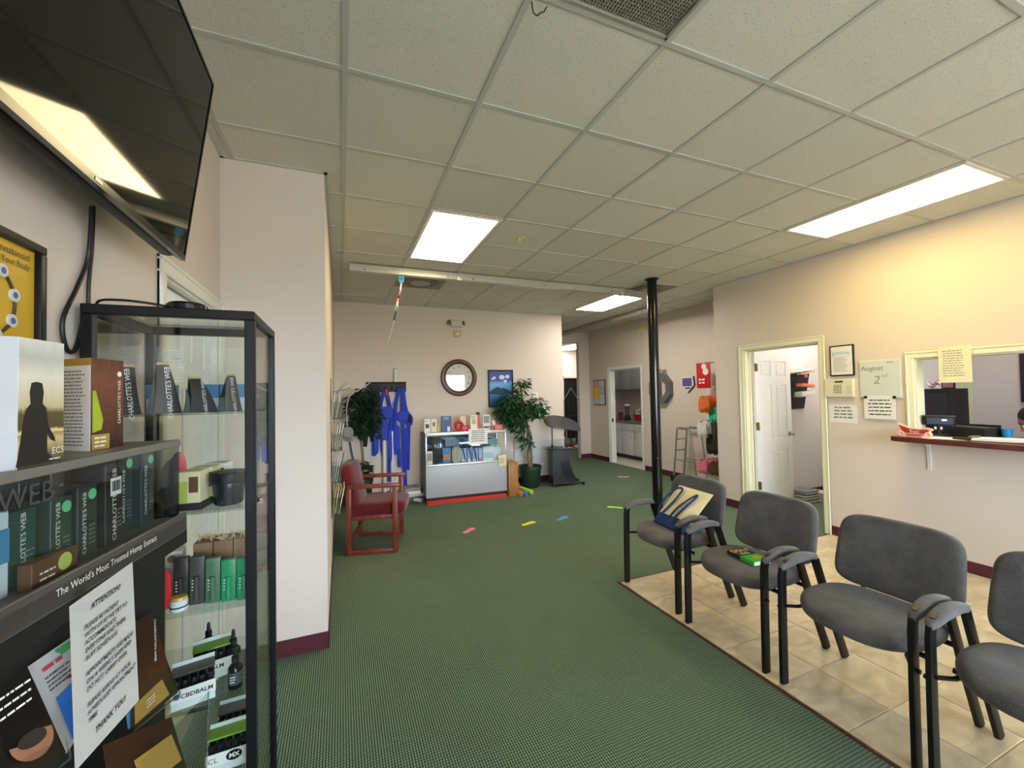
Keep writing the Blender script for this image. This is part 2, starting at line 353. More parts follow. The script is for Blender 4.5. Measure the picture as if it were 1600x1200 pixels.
# ---------------- door and window casings
def casing_x(name, x, sgn, y0, y1, z1, z0=0.0, w=0.065, m=TRIMW, depth=0.12, stool=False):
    """moulded casing around an opening in an X wall; sgn = side it stands proud of; plus jamb lining"""
    b = B(); t = 0.014
    def prof(a, c, d, e): b.box(min(x, x + sgn*t), max(x, x + sgn*t), a, c, d, e, bev=0.004, seg=1)
    prof(y0 - w, y0, z0, z1); prof(y1, y1 + w, z0, z1); prof(y0 - w, y1 + w, z1, z1 + w)
    b.box(min(x, x + sgn*0.020), max(x, x + sgn*0.020), y0 - w, y0 - w + 0.018, z0, z1 + w - 0.018, bev=0.004, seg=1)
    b.box(min(x, x + sgn*0.020), max(x, x + sgn*0.020), y1 + w - 0.018, y1 + w, z0, z1 + w - 0.018, bev=0.004, seg=1)
    b.box(min(x, x + sgn*0.020), max(x, x + sgn*0.020), y0 - w, y1 + w, z1 + w - 0.018, z1 + w, bev=0.004, seg=1)
    xa, xb = sorted((x, x - sgn*depth))
    b.box(xa, xb, y0, y0 + 0.012, z0, z1 - 0.012).box(xa, xb, y1 - 0.012, y1, z0, z1 - 0.012).box(xa, xb, y0, y1, z1 - 0.012, z1)
    if not stool: # door stop
        xs = x - sgn * depth * 0.55; xa, xb = sorted((xs, xs - sgn*0.03))
        b.box(xa, xb, y0 + 0.012, y0 + 0.024, z0, z1).box(xa, xb, y1 - 0.024, y1 - 0.012, z0, z1).box(xa, xb, y0, y1, z1 - 0.024, z1 - 0.012)
    return struct(b, name, m)
CREAM = mat('cream_trim_paint', (232, 228, 198), 0.4, var=0.02)
casing_x('trim_2', XL, 1, 2.03, 2.82, 2.05)
casing_x('trim_3', XR, -1, DY0, DY1, 2.05, m=CREAM)
casing_x('trim_4', XR, -1, WY0, WY1, WZ1, z0=WZ0, w=0.06, m=CREAM, stool=True)
casing_x('trim_5', XH, -1, KY0, KY1, 2.04, m=mat('pantry_trim', (230, 230, 224), 0.45))
struct(B().box(6.90, 6.98, 12.385, 12.4, 0, 2.12).box(6.9, 8.3, 12.385, 12.4, 2.05, 2.12), 'trim_6', TRIMW)
# ---------------- doors
def panel_door(name, w, h, m, t=0.035):
    """six-panel leaf in local x 0..w, z 0..h, faces +-y"""
    b = B(); b.box(0, w, -t/2 + 0.006, t/2 - 0.006, 0, h)
    st = w * 0.14; pw = (w - 3 * st) / 2
    rows = [(h*0.115, h*0.36), (h*0.44, h*0.79), (h*0.845, h*0.945)]
    for s in (-1, 1):
        ya, yb = sorted((s * (t/2 - 0.006), s * t/2))
        for xa, xb in ((0, st), (st + pw, 2*st + pw), (w - st, w)): b.box(xa, xb, ya, yb, 0, h)
        zz = [0] + [q for r in rows for q in r] + [h]
        for za, zb in zip(zz[::2], zz[1::2]):
            b.box(st, st + pw, ya, yb, za, zb).box(2*st + pw, w - st, ya, yb, za, zb)
        for za, zb in rows:
            for xa in (st, 2*st + pw):
                b.box(xa + 0.022, xa + pw - 0.022, *sorted((s * (t/2 - 0.009), s * (t/2 - 0.001))), za + 0.022, zb - 0.022, bev=0.004, seg=1)
    return b
DOORW = mat('door_white', (236, 236, 236), 0.4, var=0.02)
d1 = panel_door('door_1', 0.76, 2.02, DOORW).make('door_1', DOORW); d1['kind'] = 'structure'
d1.location = (XL - 0.05, 2.045, 0.008); d1.rotation_euler = (0, 0, R_(90))
BRASS = mat('brass', (150, 128, 84), 0.3, 1.0)
d2 = panel_door('door_2', 0.84, 2.02, DOORW).make('door_2', DOORW); d2['kind'] = 'structure'
d2.location = (XR + 0.115, DY1 - 0.04, 0.008); d2.rotation_euler = (0, 0, R_(7.5))
NICK = mat('satin_nickel', (178, 168, 150), 0.3, 1.0)
kb = B(); 
for s in (-1, 1):
    mm = rot(ax=-90 * s)
    kb.lathe([(0.032, 0), (0.032, 0.006), (0.012, 0.010), (0.011, 0.03), (0.024, 0.038), (0.028, 0.052), (0.02, 0.062), (0.002, 0.065)], (0.775, s * 0.0178, 0.93), 16, mm)
kb.make('door_knob', NICK, d2)
for z in (0.32, 1.07, 1.82):
    B().box(-0.006, 0.012, -0.052, -0.018, z - 0.05, z + 0.05, bev=0.001, seg=1).cyl((-0.004, -0.026, z - 0.052), (-0.004, -0.026, z + 0.052), 0.008, 10).make('hinge', BRASS, d2)
# ---------------- rear storefront windows with blinds (behind the viewer; they light the room)
PANE = glass('window_glass')
ALU = mat('anodised_aluminium', (150, 150, 150), 0.35, 0.9)
for n, (x0, x1) in enumerate(((0.1, 2.3), (2.5, 4.6)), 1):
    f = B()
    for a, c in ((x0, x0 + 0.05), ((x0 + x1)/2 - 0.025, (x0 + x1)/2 + 0.025), (x1 - 0.05, x1)): f.box(a, c, YR - 0.09, YR - 0.03, 0.62, 2.38)
    f.box(x0, x1, YR - 0.09, YR - 0.03, 0.62, 0.67).box(x0, x1, YR - 0.09, YR - 0.03, 2.33, 2.38)
    w = struct(f, 'window_%d' % n, ALU, smooth=False)
    B().box(x0 + 0.05, x1 - 0.05, YR - 0.063, YR - 0.057, 0.67, 2.33).make('pane', PANE, w, smooth=False)
    sl = B()
    for k in range(42):
        z = 0.66 + k * 0.041; r = rot(ax=14)
        sl.cbox(((x0 + x1)/2, YR + 0.03, z), (x1 - x0 - 0.02, 0.046, 0.0025), r)
    o = sl.make('blind', mat('blind_white', (232, 232, 228), 0.5), w, smooth=False); o['kind'] = 'stuff'
# ---------------- ceiling: tee grid, lay-in panels
GX0, GY0, GW = 0.03, 1.3027, 0.6096
cslab = struct(B().box(XL - 0.12, 9.0, YR - 0.12, 13.1, CZ + 0.05, CZ + 0.12), 'ceiling', mat('ceiling_deck', (200, 196, 186), 0.9), smooth=False)
def ctile_mat():
    m = bpy.data.materials.new('acoustic_panel'); nt, N, L, P = nodes(m); P.inputs['Roughness'].default_value = 0.95
    tc = N.new('ShaderNodeTexCoord'); oi = N.new('ShaderNodeObjectInfo')
    cb = N.new('ShaderNodeVectorMath'); cb.operation = 'ADD'; sc = N.new('ShaderNodeVectorMath'); sc.operation = 'SCALE'; sc.inputs['Scale'].default_value = 1.0
    L.new(oi.outputs['Location'], sc.inputs[0]); L.new(tc.outputs['Object'], cb.inputs[0]); L.new(sc.outputs[0], cb.inputs[1])
    v = N.new('ShaderNodeTexNoise'); v.inputs['Scale'].default_value = 150; v.inputs['Detail'].default_value = 2.5; L.new(cb.outputs[0], v.inputs['Vector'])
    r = N.new('ShaderNodeValToRGB'); e = r.color_ramp.elements; e[0].position = 0.28; e[0].color = lin((146, 142, 130)) + (1,); e[1].position = 0.40; e[1].color = lin((212, 209, 196)) + (1,)
    L.new(v.outputs['Fac'], r.inputs[0])
    hs = N.new('ShaderNodeHueSaturation'); mr = N.new('ShaderNodeMapRange'); mr.inputs[3].default_value = 0.95; mr.inputs[4].default_value = 1.04
    L.new(oi.outputs['Random'], mr.inputs[0]); L.new(mr.outputs[0], hs.inputs['Value']); L.new(r.outputs[0], hs.inputs['Color']); L.new(hs.outputs[0], P.inputs['Base Color'])
    n2 = N.new('ShaderNodeTexNoise'); n2.inputs['Scale'].default_value = 140; n2.inputs['Detail'].default_value = 3; L.new(cb.outputs[0], n2.inputs['Vector'])
    bp = N.new('ShaderNodeBump'); bp.inputs['Strength'].default_value = 0.6; bp.inputs['Distance'].default_value = 0.004; L.new(n2.outputs['Fac'], bp.inputs['Height']); L.new(bp.outputs[0], P.inputs['Normal'])
    return m
CT = ctile_mat()
REG = [(XL, XC, YR, YC), (XC, XR, YR, YB), (XR, XH, YE, YB), (XBE, XH, YB, YD)]
SKIP = {(1, 3), (1, 4), (6, 0), (6, 1), (6, 6), (6, 7), (1, -1), (1, 6), (6, 5), (1, -4), (1, -3), (6, -4), (6, -3)}
cm = {}
for i in range(-2, 10):
    for j in range(-7, 13):
        if (i, j) in SKIP: continue
        for rx0, rx1, ry0, ry1 in REG:
            x0, x1 = max(rx0, GX0 + i*GW), min(rx1, GX0 + (i+1)*GW); y0, y1 = max(ry0, GY0 + j*GW), min(ry1, GY0 + (j+1)*GW)
            w, h = x1 - x0, y1 - y0
            if w < 0.02 or h < 0.02: continue
            k = (round(w, 3), round(h, 3))
            if k not in cm: o = B().box(-w/2, w/2, -h/2, h/2, 0.005, 0.022).make('panel', CT, cslab, smooth=False); cm[k] = o.data
            else: o = link('panel', cm[k], cslab)
            o.location = ((x0 + x1)/2, (y0 + y1)/2, CZ)
TEE = mat('tee_grid_white', (186, 186, 178), 0.5, var=0.02)
def clipseg(vertical, c):
    out = []
    for rx0, rx1, ry0, ry1 in REG:
        if vertical and rx0 - 0.012 <= c <= rx1 + 0.012: out.append((ry0, ry1))
        if not vertical and ry0 - 0.012 <= c <= ry1 + 0.012: out.append((rx0, rx1))
    return out
for i in range(-1, 10):
    c = GX0 + i * GW
    for a, e in clipseg(True, c): B().box(c - 0.012, c + 0.012, a, e, CZ - 0.001, CZ + 0.006).make('tee', TEE, cslab, smooth=False)
for j in range(-6, 12):
    c = GY0 + j * GW
    for a, e in clipseg(False, c): B().box(a, e, c - 0.012, c + 0.012, CZ - 0.0005, CZ + 0.006).make('tee', TEE, cslab, smooth=False)
wa = B()
for x0, x1, y0, y1 in [(XL, XL+.02, YR, YC), (XL, XC+.02, YC-.02, YC), (XC, XC+.02, YC-.02, YB), (XC, XBE+.02, YB-.02, YB), (XR-.02, XR, YR, YE+.02), (XH-.02, XH, YE, YD), (XR, XH, YE, YE+.02), (XBE, XBE+.02, YB-.02, YD)]:
    wa.box(x0, x1, y0, y1, CZ - 0.0015, CZ + 0.006)
wa.make('wall_angle', TEE, cslab, smooth=False)
# ---------------- light fixtures (lay-in troffers) and vents
LF = mat('fixture_white', (226, 224, 214), 0.4)
def troffer(i, j, n, col, e, label, hx=None):
    x0, y0 = (GX0 + i*GW, GY0 + j*GW) if hx is None else hx
    t = thing('ceiling_light', label, 'light', (x0 + GW/2, y0 + n*GW/2, CZ), 0, 'recessed fluorescent ceiling lights')
    w, h = GW/2 - 0.013, n*GW/2 - 0.013; f = 0.026
    B().box(-w, w, -h, -h+f, -.006, .012).box(-w, w, h-f, h, -.006, .012).box(-w, -w+f, -h+f, h-f, -.006, .012).box(w-f, w, -h+f, h-f, -.006, .012).make('frame', LF, t, smooth=False)
    B().box(-w+f, w-f, -h+f, h-f, -0.0035, -0.0015).make('diffuser', emis('lens_%s' % label.replace(' ', '_')[:56], col, e), t, smooth=False)
    return t
troffer(1, 3, 2, LIGHT_WARM, LAMP_E, 'bright square-looking ceiling light nearest the metal ceiling track')
troffer(6, 0, 2, LIGHT_YEL, LAMP_E * 1.15, 'long yellowish ceiling light above the reception window')
troffer(6, 6, 2, LIGHT_NEUT, LAMP_E * 1.6, 'white ceiling light beside the black pole in the middle distance')
troffer(1, -4, 2, LIGHT_NEUT, 0.0, 'ceiling light behind the viewer near the television')
troffer(6, -4, 2, LIGHT_NEUT, 0.0, 'ceiling light behind the viewer on the reception side')
troffer(0, 0, 2, LIGHT_NEUT, LAMP_E * 1.3, 'small bright ceiling light in the farthest room beyond the hall', hx=(6.55, 10.9))
troffer(0, 0, 2, LIGHT_NEUT, LAMP_E * 1.1, 'ceiling light inside the office behind the open white door', hx=(5.75, 2.95))
troffer(0, 0, 2, LIGHT_NEUT, LAMP_E * 0.8, 'ceiling light inside the reception room behind the counter', hx=(5.5, 0.9))
troffer(0, 0, 1, LIGHT_NEUT, LAMP_E * 0.6, 'ceiling light inside the small pantry', hx=(5.8, 6.9))
VENT = mat('vent_grey_metal', (150, 148, 134), 0.6, 0.1)
VDARK = mat('vent_dark_inside', (92, 92, 82), 0.8)
def vent(i, j, label, kind):
    x0, y0 = GX0 + i*GW, GY0 + j*GW; t = thing('ceiling_vent', label, 'vent', (x0 + GW/2, y0 + GW/2, CZ), 0, 'square ceiling air vents'); w = GW/2 - 0.013
    if kind == 'egg':
        B().box(-w, w, -w, w, 0.02, 0.026).make('backing', VDARK, t, smooth=False)
        b = B(); n = 44
        for k in range(n): c = -w + (k + .5) * 2*w/n; b.box(c - .0022, c + .0022, -w, w, 0.008, 0.02)
        for k in range(n): c = -w + (k + .5) * 2*w/n; b.box(-w, w, c - .0016, c + .0016, 0.010, 0.02)
        o = b.make('grille', VENT, t, smooth=False); o['kind'] = 'stuff'
        B().box(-w, w, -w, -w+.012, -.002, .02).box(-w, w, w-.012, w, -.002, .02).box(-w, -w+.012, -w, w, -.002, .02).box(w-.012, w, -w, w, -.002, .02).make('frame', VENT, t, smooth=False)
    else:
        B().box(-w, w, -w, w, 0.004, 0.012).make('face_plate', mat('diffuser_plate', (140, 136, 118), 0.6), t, smooth=False)
        B().lathe([(0.10, 0.004), (0.215, 0.004), (0.225, -0.004), (0.205, -0.012), (0.16, -0.016), (0.155, -0.010), (0.10, 0.0)], n=40, closed=True).make('cone', mat('diffuser_cone', (120, 114, 98), 0.6), t)
        B().lathe([(0.001, -0.02), (0.10, -0.02), (0.125, -0.012), (0.12, 0.0), (0.001, 0.0)], n=32).make('centre_disc', mat('diffuser_disc', (176, 172, 156), 0.6), t)
    return t
vent(1, -1, 'dark square grille vent in the ceiling nearest the viewer', 'egg')
vent(1, 6, 'ceiling vent with a round centre disc beyond the metal ceiling track', 'round')
vent(6, 5, 'square ceiling vent behind the top of the black pole', 'round')
# ================================================================== waiting chairs on the tiles
BLK = mat('black_powder_coat', (9, 9, 10), 0.42, 0.0, spec=.35)
def fabric(name, c1, c2, scale=260):
    m = bpy.data.materials.new(name); nt, N, L, P = nodes(m); P.inputs['Roughness'].default_value = 0.95; P.inputs['Sheen Weight'].default_value = 0.25
    P.inputs['Specular IOR Level'].default_value = 0.1
    tc = N.new('ShaderNodeTexCoord'); n1 = N.new('ShaderNodeTexNoise'); n1.inputs['Scale'].default_value = 7; n1.inputs['Detail'].default_value = 5
    n2 = N.new('ShaderNodeTexNoise'); n2.inputs['Scale'].default_value = scale; n2.inputs['Detail'].default_value = 2
    L.new(tc.outputs['Object'], n1.inputs['Vector']); L.new(tc.outputs['Object'], n2.inputs['Vector'])
    ad = N.new('ShaderNodeMath'); ad.operation = 'ADD'; L.new(n1.outputs['Fac'], ad.inputs[0]); L.new(n2.outputs['Fac'], ad.inputs[1])
    r = N.new('ShaderNodeValToRGB'); e = r.color_ramp.elements; e[0].position = 0.36; e[0].color = lin(c1) + (1,); e[1].position = 0.66; e[1].color = lin(c2) + (1,)
    h = N.new('ShaderNodeMath'); h.operation = 'MULTIPLY'; h.inputs[1].default_value = 0.5; L.new(ad.outputs[0], h.inputs[0]); L.new(h.outputs[0], r.inputs[0]); L.new(r.outputs[0], P.inputs['Base Color'])
    b = N.new('ShaderNodeBump'); b.inputs['Strength'].default_value = 0.35; b.inputs['Distance'].default_value = 0.002; L.new(n2.outputs['Fac'], b.inputs['Height']); L.new(b.outputs[0], P.inputs['Normal'])
    return m
GREYF = fabric('charcoal_upholstery', (66, 64, 64), (104, 101, 100))
def sup(t, n):   # superellipse unit point
    c, s = math.cos(t), math.sin(t)
    return math.copysign(abs(c) ** (2/n), c), math.copysign(abs(s) ** (2/n), s)
def cushion(b, fn, n=4.0, seg=40, layers=((0, 0.72, -1), (0.0, 0.93, -1), (0, 0.985, -.75), (0, 1.0, -.25), (0, 1.0, .25), (0, .975, .7), (0, .9, .93), (0, .6, 1.0), (0, .25, 1.04))):
    """pillow-like closed solid: outline superellipse; fn(u,v,w) maps unit outline coords and -1..1 thickness to space"""
    rings = []
    for _, k, w in layers:
        rings.append([b.bm.verts.new(fn(sup(2*math.pi*i/seg, n)[0] * k, sup(2*math.pi*i/seg, n)[1] * k, w)) for i in range(seg)])
    b.skin(rings); return b
def make_chair():
    t = thing('waiting_chair', 'x', 'chair', (0, 0, 0.0078), 0, 'charcoal waiting chairs in a row on the tiles')
    # seat: waterfall front (towards -x), dished
    def fs(u, v, w):
        x = -0.02 + u * 0.245; y = v * 0.262 * (1 - 0.07 * max(0, -u) ** 2 - 0.05 * max(0, u))
        z = 0.442 + w * 0.036 - 0.022 * max(0, -u) ** 3 - 0.010 * (1 - v * v) * (1 if w > 0 else 0)
        if w < 0: z -= 0.0
        return Vector((x, y, z))
    cushion(B(), fs, 3.0, 44).make('seat', GREYF, t, ang=60)
    # back: rounded rectangle leaning back and wrapping slightly
    def fb(u, v, w):
        z = 0.655 + v * 0.184; y = u * 0.264 * (1 - 0.03 * v); x = 0.235 + v * 0.045 - w * 0.026 - 0.03 * (u * u) + 0.012
        return Vector((x, y, z))
    cushion(B(), fb, 5.2, 56).make('backrest', GREYF, t, ang=60)
    for s in (-1, 1):
        y = s * 0.272
        P = lambda *q: [(a, y, c) for a, c in q]
        F = (0.022, 0.046, (0, 1, 0))
        B().tube(P((-0.262, 0.0), (-0.258, 0.30), (-0.252, 0.55), (-0.243, 0.592)), 0, flat=(0.022, 0.046, (1, 0, 0))).make('leg', BLK, t)
        B().tube(P((-0.243, 0.585), (-0.225, 0.612), (-0.19, 0.620), (-0.02, 0.618), (0.012, 0.605), (0.028, 0.58)), 0, flat=(0.022, 0.03, (0, 0, 1))).make('arm_bar', BLK, t)
        B().tube(P((0.024, 0.592), (0.06, 0.50), (0.15, 0.27), (0.262, 0.0)), 0, flat=(0.022, 0.046, (1, 0, 0.3))).make('leg', BLK, t)
        # padded arm
        def fa(u, v, w):
            x = -0.115 + u * 0.150; z = 0.628 + w * 0.016 - 0.022 * u * u + (0.004 if u > 0 else -0.012 * u * u)
            return Vector((x, y + v * 0.026, z))
        cushion(B(), fa, 3.0, 28).make('arm_pad', GREYF, t, ang=60)
        # bolt on the outer side of the leg
        B().cyl((-0.256, y, 0.39), (-0.256, y + s * 0.022, 0.39), 0.010, 10).make('bolt', BLK, t)
        # seat-to-back bracket
        B().tube([(0.10, s * 0.15, 0.400), (0.19, s * 0.15, 0.402), (0.222, s * 0.15, 0.43), (0.245, s * 0.15, 0.58)], 0, flat=(0.03, 0.012, (0, 1, 0))).make('back_bracket', BLK, t)
    for x in (-0.10, 0.112): B().tube([(x, -0.268, 0.385), (x, 0.268, 0.385)], 0.012, 8).make('cross_rail', BLK, t)
    for s in (-1, 1): B().tube([(-0.252, s * 0.262, 0.402), (-0.2, s * 0.225, 0.404), (0.14, s * 0.2, 0.400)], 0.009, 6).make('seat_rail', BLK, t)
    return t
CHL = ['charcoal waiting chair holding the cream and blue tote bag', 'charcoal waiting chair with a small book lying on its seat',
       'empty charcoal waiting chair fully in view beside the book chair', 'charcoal waiting chair cut off by the right edge of the photo']
CHP = [(2.41, 2.565, 1.5), (2.395, 1.902, 0.5), (2.405, 1.262, 0.5), (2.395, 0.655, 0)]
ch0 = make_chair()
for k, (x, y, a) in enumerate(CHP):
    o = ch0 if k == 0 else copy_tree(ch0)
    o.location = (x, y, 0.0078); o.rotation_euler = (0, 0, R_(a)); o['label'] = CHL[k]
# ---- tote bag leaning on the first chair
tb = thing('tote_bag', 'cream canvas tote bag with navy bottom and handles lying on a chair', 'bag', (2.41, 2.55, 0.476), -4)
CANV = mat('cream_canvas', (226, 214, 176), 0.9, var=0.06, scale=9, bump=0.3, bscale=400)
NAVY = mat('navy_canvas', (26, 58, 112), 0.85, var=0.12, scale=12, bump=0.3, bscale=400)
def bagpt(u, v, side):
    # u across (0 = left/+y .. 1 = right/-y), v from bottom 0 to top 1; side +1 front (towards -x), -1 back
    y = 0.185 - 0.37 * u + 0.02 * (1 - v); z = 0.012 + 0.275 * v; x = -0.06 + 0.25 * max(0.0, v) ** 1.1
    bul = abs(math.sin(math.pi * min(1, max(0, u)))) ** 0.6 * max(0.0, math.sin(math.pi * min(1, v * 0.86 + 0.14))) ** 0.8
    n = Vector((-0.74, 0, 0.67)); d = (0.035 * bul + 0.006 * math.sin(9 * u + 5 * v) * bul) * (1 if side > 0 else -0.5)
    return Vector((x, y, z)) + n * d
def bag_section(v0, v1, m, name, lift=0.0):
    b = B(); nu, nv = 26, 14; rows = []
    for j in range(nv + 1):
        v = v0 + (v1 - v0) * j / nv
        fr = [bagpt(i / nu, v, 1) + Vector((-0.74, 0, 0.67)) * lift for i in range(nu + 1)]; bk = [bagpt(i / nu, v, -1) - Vector((-0.74, 0, 0.67)) * lift for i in range(nu, -1, -1)]
        rows.append([b.bm.verts.new(p) for p in fr + bk])
    b.skin(rows); return b.make(name, m, tb, ang=70)
bag_section(0.0, 1.0, CANV, 'body'); bag_section(-0.02, 0.24, NAVY, 'bottom_panel', 0.003)
nrm = Vector((-0.74, 0, 0.67))
def strap(us, name='handle'):
    pts = [bagpt(u, v, 1) + nrm * l for u, v, l in us]
    out = []
    for i in range(len(pts) - 1):
        p0 = pts[max(0, i-1)]; p1 = pts[i]; p2 = pts[i+1]; p3 = pts[min(len(pts)-1, i+2)]
        for k in range(5):
            t = k / 5; out.append(0.5 * ((2*p1) + (p2-p0)*t + (2*p0-5*p1+4*p2-p3)*t*t + (3*p1-p0-3*p2+p3)*t**3))
    out.append(pts[-1])
    B().tube(out, 0, flat=(0.021, 0.005, tuple(nrm))).make(name, NAVY, tb)
strap([(0.20, 0.12, .006), (0.03, 0.30, .02), (0.05, 0.62, .035), (0.20, 0.86, .04), (0.33, 0.86, .03), (0.32, 0.62, .014), (0.24, 0.36, .01), (0.15, 0.12, .006)])
strap([(0.45, 0.22, .006), (0.58, 0.48, .014), (0.70, 0.80, .02), (0.76, 0.82, .02), (0.72, 0.55, .014), (0.62, 0.25, .008), (0.60, 0.05, .006)])
# ---- paperback
pb = thing('paperback_book', 'small black and green paperback book lying on a chair seat', 'book', (2.375, 1.905, 0.4835), -96); pb.scale = (1.22, 1.22, 1.1)
B().box(-0.085, 0.085, -0.052, 0.052, 0.002, 0.020).make('page_block', mat('paper_white', (232, 230, 222), 0.8), pb, smooth=False)
B().box(-0.0865, 0.0, -0.0535, 0.053, 0.0195, 0.0215).box(-0.0865, 0.0, -0.0545, -0.0525, 0.0, 0.0215).make('cover_dark', mat('cover_dark', (40, 24, 22), 0.35), pb, smooth=False)
B().box(0.0, 0.083, -0.0535, 0.053, 0.0195, 0.0215).box(0, 0.083, -0.0545, -0.0525, 0.0, 0.0215).box(-0.0865, 0.0865, -0.0535, 0.053, 0, 0.002).make('cover_green', mat('cover_green', (58, 178, 50), 0.35, var=0.2, scale=30), pb, smooth=False)
text('GOLF', 0.045, mat('print_yellow', (244, 190, 50), 0.5), pb, (-0.058, 0.0, 0.0222), (0, 1, 0), (-1, 0, 0), bold=0.0006)
wordlines(pb, mat('print_white', (236, 232, 226), 0.5), (-0.02, 0.005, 0.0216), (0, 1, 0), (-1, 0, 0), .07, 2, .012, .006, 3)
B().lathe([(0.001, 0.0216), (0.02, 0.0216), (0.02, 0.0222), (0.001, 0.0222)], (0.045, 0.01, 0), 16).make('cover_emblem', mat('print_orange', (214, 120, 40), 0.5), pb)
# ================================================================== television, poster, cables (left wall)
GLOSSB = mat('gloss_black_plastic', (10, 10, 11), 0.18, var=0.02)
MATB = mat('matte_black_plastic', (18, 18, 19), 0.55, var=0.05)
tvb = Vector((-0.495, 1.75, 2.031)); tvt = Vector((-0.409, 1.75, 2.674))
ty = (tvt - tvb).normalized(); tx = Vector((0, 1, 0)); tz = tx.cross(ty).normalized()   # faces +x, tilted down
tv = thing('television', 'large black flat television tilted down on the left wall', 'television', tuple(tvb))
MT = Matrix(((tx.x, ty.x, tz.x, 0), (tx.y, ty.y, tz.y, 0), (tx.z, ty.z, tz.z, 0), (0, 0, 0, 1)))
TW, TH = 1.12, 0.649
B().box(-TW + .008, -.008, .018, TH - .008, -.006, -.0005, m=MT).make('screen', mat('screen_glass', (4, 4, 5), 0.05, spec=0.30, var=0.0), tv, smooth=False)
b = B()
for q in ((-TW, 0, 0, .018), (-TW, 0, TH - .008, TH), (-TW, -TW + .008, .018, TH - .008), (-.008, 0, .018, TH - .008)): b.box(q[0], q[1], q[2], q[3], -.012, .002, m=MT)
b.make('bezel', GLOSSB, tv, smooth=False)
B().box(-TW + .004, -.004, .004, TH - .004, -.024, -.010, bev=.004, m=MT).box(-TW + .12, -.02, .0, .40, -.062, -.022, bev=.012, m=MT).make('back_housing', MATB, tv)
B().box(-.575, -.545, .006, .013, .0018, .0032, m=MT).make('maker_badge', mat('badge_silver', (170, 170, 172), 0.3, 0.9), tv, smooth=False)
B().box(-.72, -.40, .12, .42, -.085, -.060, bev=.004, m=MT).cbox((-0.095, -0.56, 0.30), (0.08, 0.10, 0.10)).make('wall_bracket', mat('bracket_steel', (40, 40, 42), 0.5, 0.6), tv)
B().box(-.147, -.13, -.70, -.42, .18, .46, bev=.002).make('wall_plate', mat('bracket_steel', (40, 40, 42)), tv)
po = thing('framed_poster', 'black framed yellow poster with a ring of icons around a figure', 'poster', (XL, 1.0, 1.44))
PY = mat('poster_yellow', (206, 164, 40), 0.5, var=0.25, scale=5); PT = mat('poster_ink', (60, 52, 40), 0.6)
b = B()
for q in ((-.30, .287, 0, .022), (-.30, .287, .448, .467), (-.30, -.278, .022, .448), (.265, .287, .022, .448)): b.box(0.0, .022, q[0], q[1], q[2], q[3], bev=.003)
b.make('frame', BLK, po); B().box(0.0, .010, -.28, .267, .02, .45).make('print', PY, po, smooth=False)
cy, cz = .13, .318
b = B(); b.tube([(.0112, cy + .072*math.cos(t), cz + .072*math.sin(t)) for t in [2*math.pi*k/40 for k in range(40)]], 0.0035, 6, closed=True); b.make('icon_ring', PT, po)
for k in range(8):
    t = 2*math.pi*(k + .35)/8; p = Vector((.0105, cy + .072*math.cos(t), cz + .072*math.sin(t)))
    ic = B().lathe([(.0001, 0), (.014, 0), (.014, .004), (.0001, .004)], p, 16, rot(ay=90)).make('icon', mat('icon_pale', (206, 206, 198), 0.5), po)
    B().lathe([(.0001, .004), (.007, .004), (.007, .0048), (.0001, .0048)], p, 10, rot(ay=90)).make('icon_mark', mat('icon_blue', (70, 96, 160), 0.5), ic)
sil = [(0, .058), (.007, .056), (.009, .047), (.005, .04), (.02, .034), (.026, -.002), (.021, -.004), (.016, .018), (.014, -.01), (.012, -.06), (.002, -.06), (0, -.014)]
sil = sil + [(-a, c) for a, c in reversed(sil[1:-1])]
B().prism([(cy + a, cz + c) for a, c in sil], .0101, .0125, 'x').make('figure', mat('figure_slate', (92, 84, 112), 0.6), po, smooth=False)
text('Endocannabinoid', .022, PT, po, (.0125, .245, .428), (0, 1, 0), (0, 0, 1), 'RIGHT'); text('System & Your Body', .019, PT, po, (.0125, .245, .407), (0, 1, 0), (0, 0, 1), 'RIGHT')
wordlines(po, PT, (.0105, .13, .14), (0, 1, 0), (0, 0, 1), .26, 6, .02, .007, 5)
CAB = mat('cable_black', (12, 12, 13), 0.5)
def smooth_path(P, n=6):
    P = [Vector(p) for p in P]; out = []
    for i in range(len(P) - 1):
        p0, p1, p2, p3 = P[max(0, i-1)], P[i], P[i+1], P[min(len(P)-1, i+2)]
        for k in range(n):
            t = k / n; out.append(0.5 * ((2*p1) + (p2-p0)*t + (2*p0-5*p1+4*p2-p3)*t*t + (3*p1-p0-3*p2+p3)*t**3))
    return out + [P[-1]]
o = B().tube(smooth_path([at(143, 322, 'x', -.60), at(138, 400, 'x', -.628), at(120, 450, 'x', -.63), at(98, 500, 'x', -.632), at(104, 545, 'x', -.632), at(118, 545, 'x', -.630), at(131, 500, 'x', -.636), at(134, 560, 'x', -.636)]), .0052, 8).make('power_cable', CAB)
tag(o, 'black cable looping out to the left below the television', 'cable', 'cables below the television')
o = B().tube(smooth_path([at(146, 322, 'x', -.60), at(144, 380, 'x', -.627), at(139, 440, 'x', -.6285), at(138, 470, 'x', -.6285), at(137, 560, 'x', -.6285)]), .0048, 8).make('signal_cable', CAB)
tag(o, 'straight black cable hanging down the wall behind the cabinet post', 'cable', 'cables below the television')
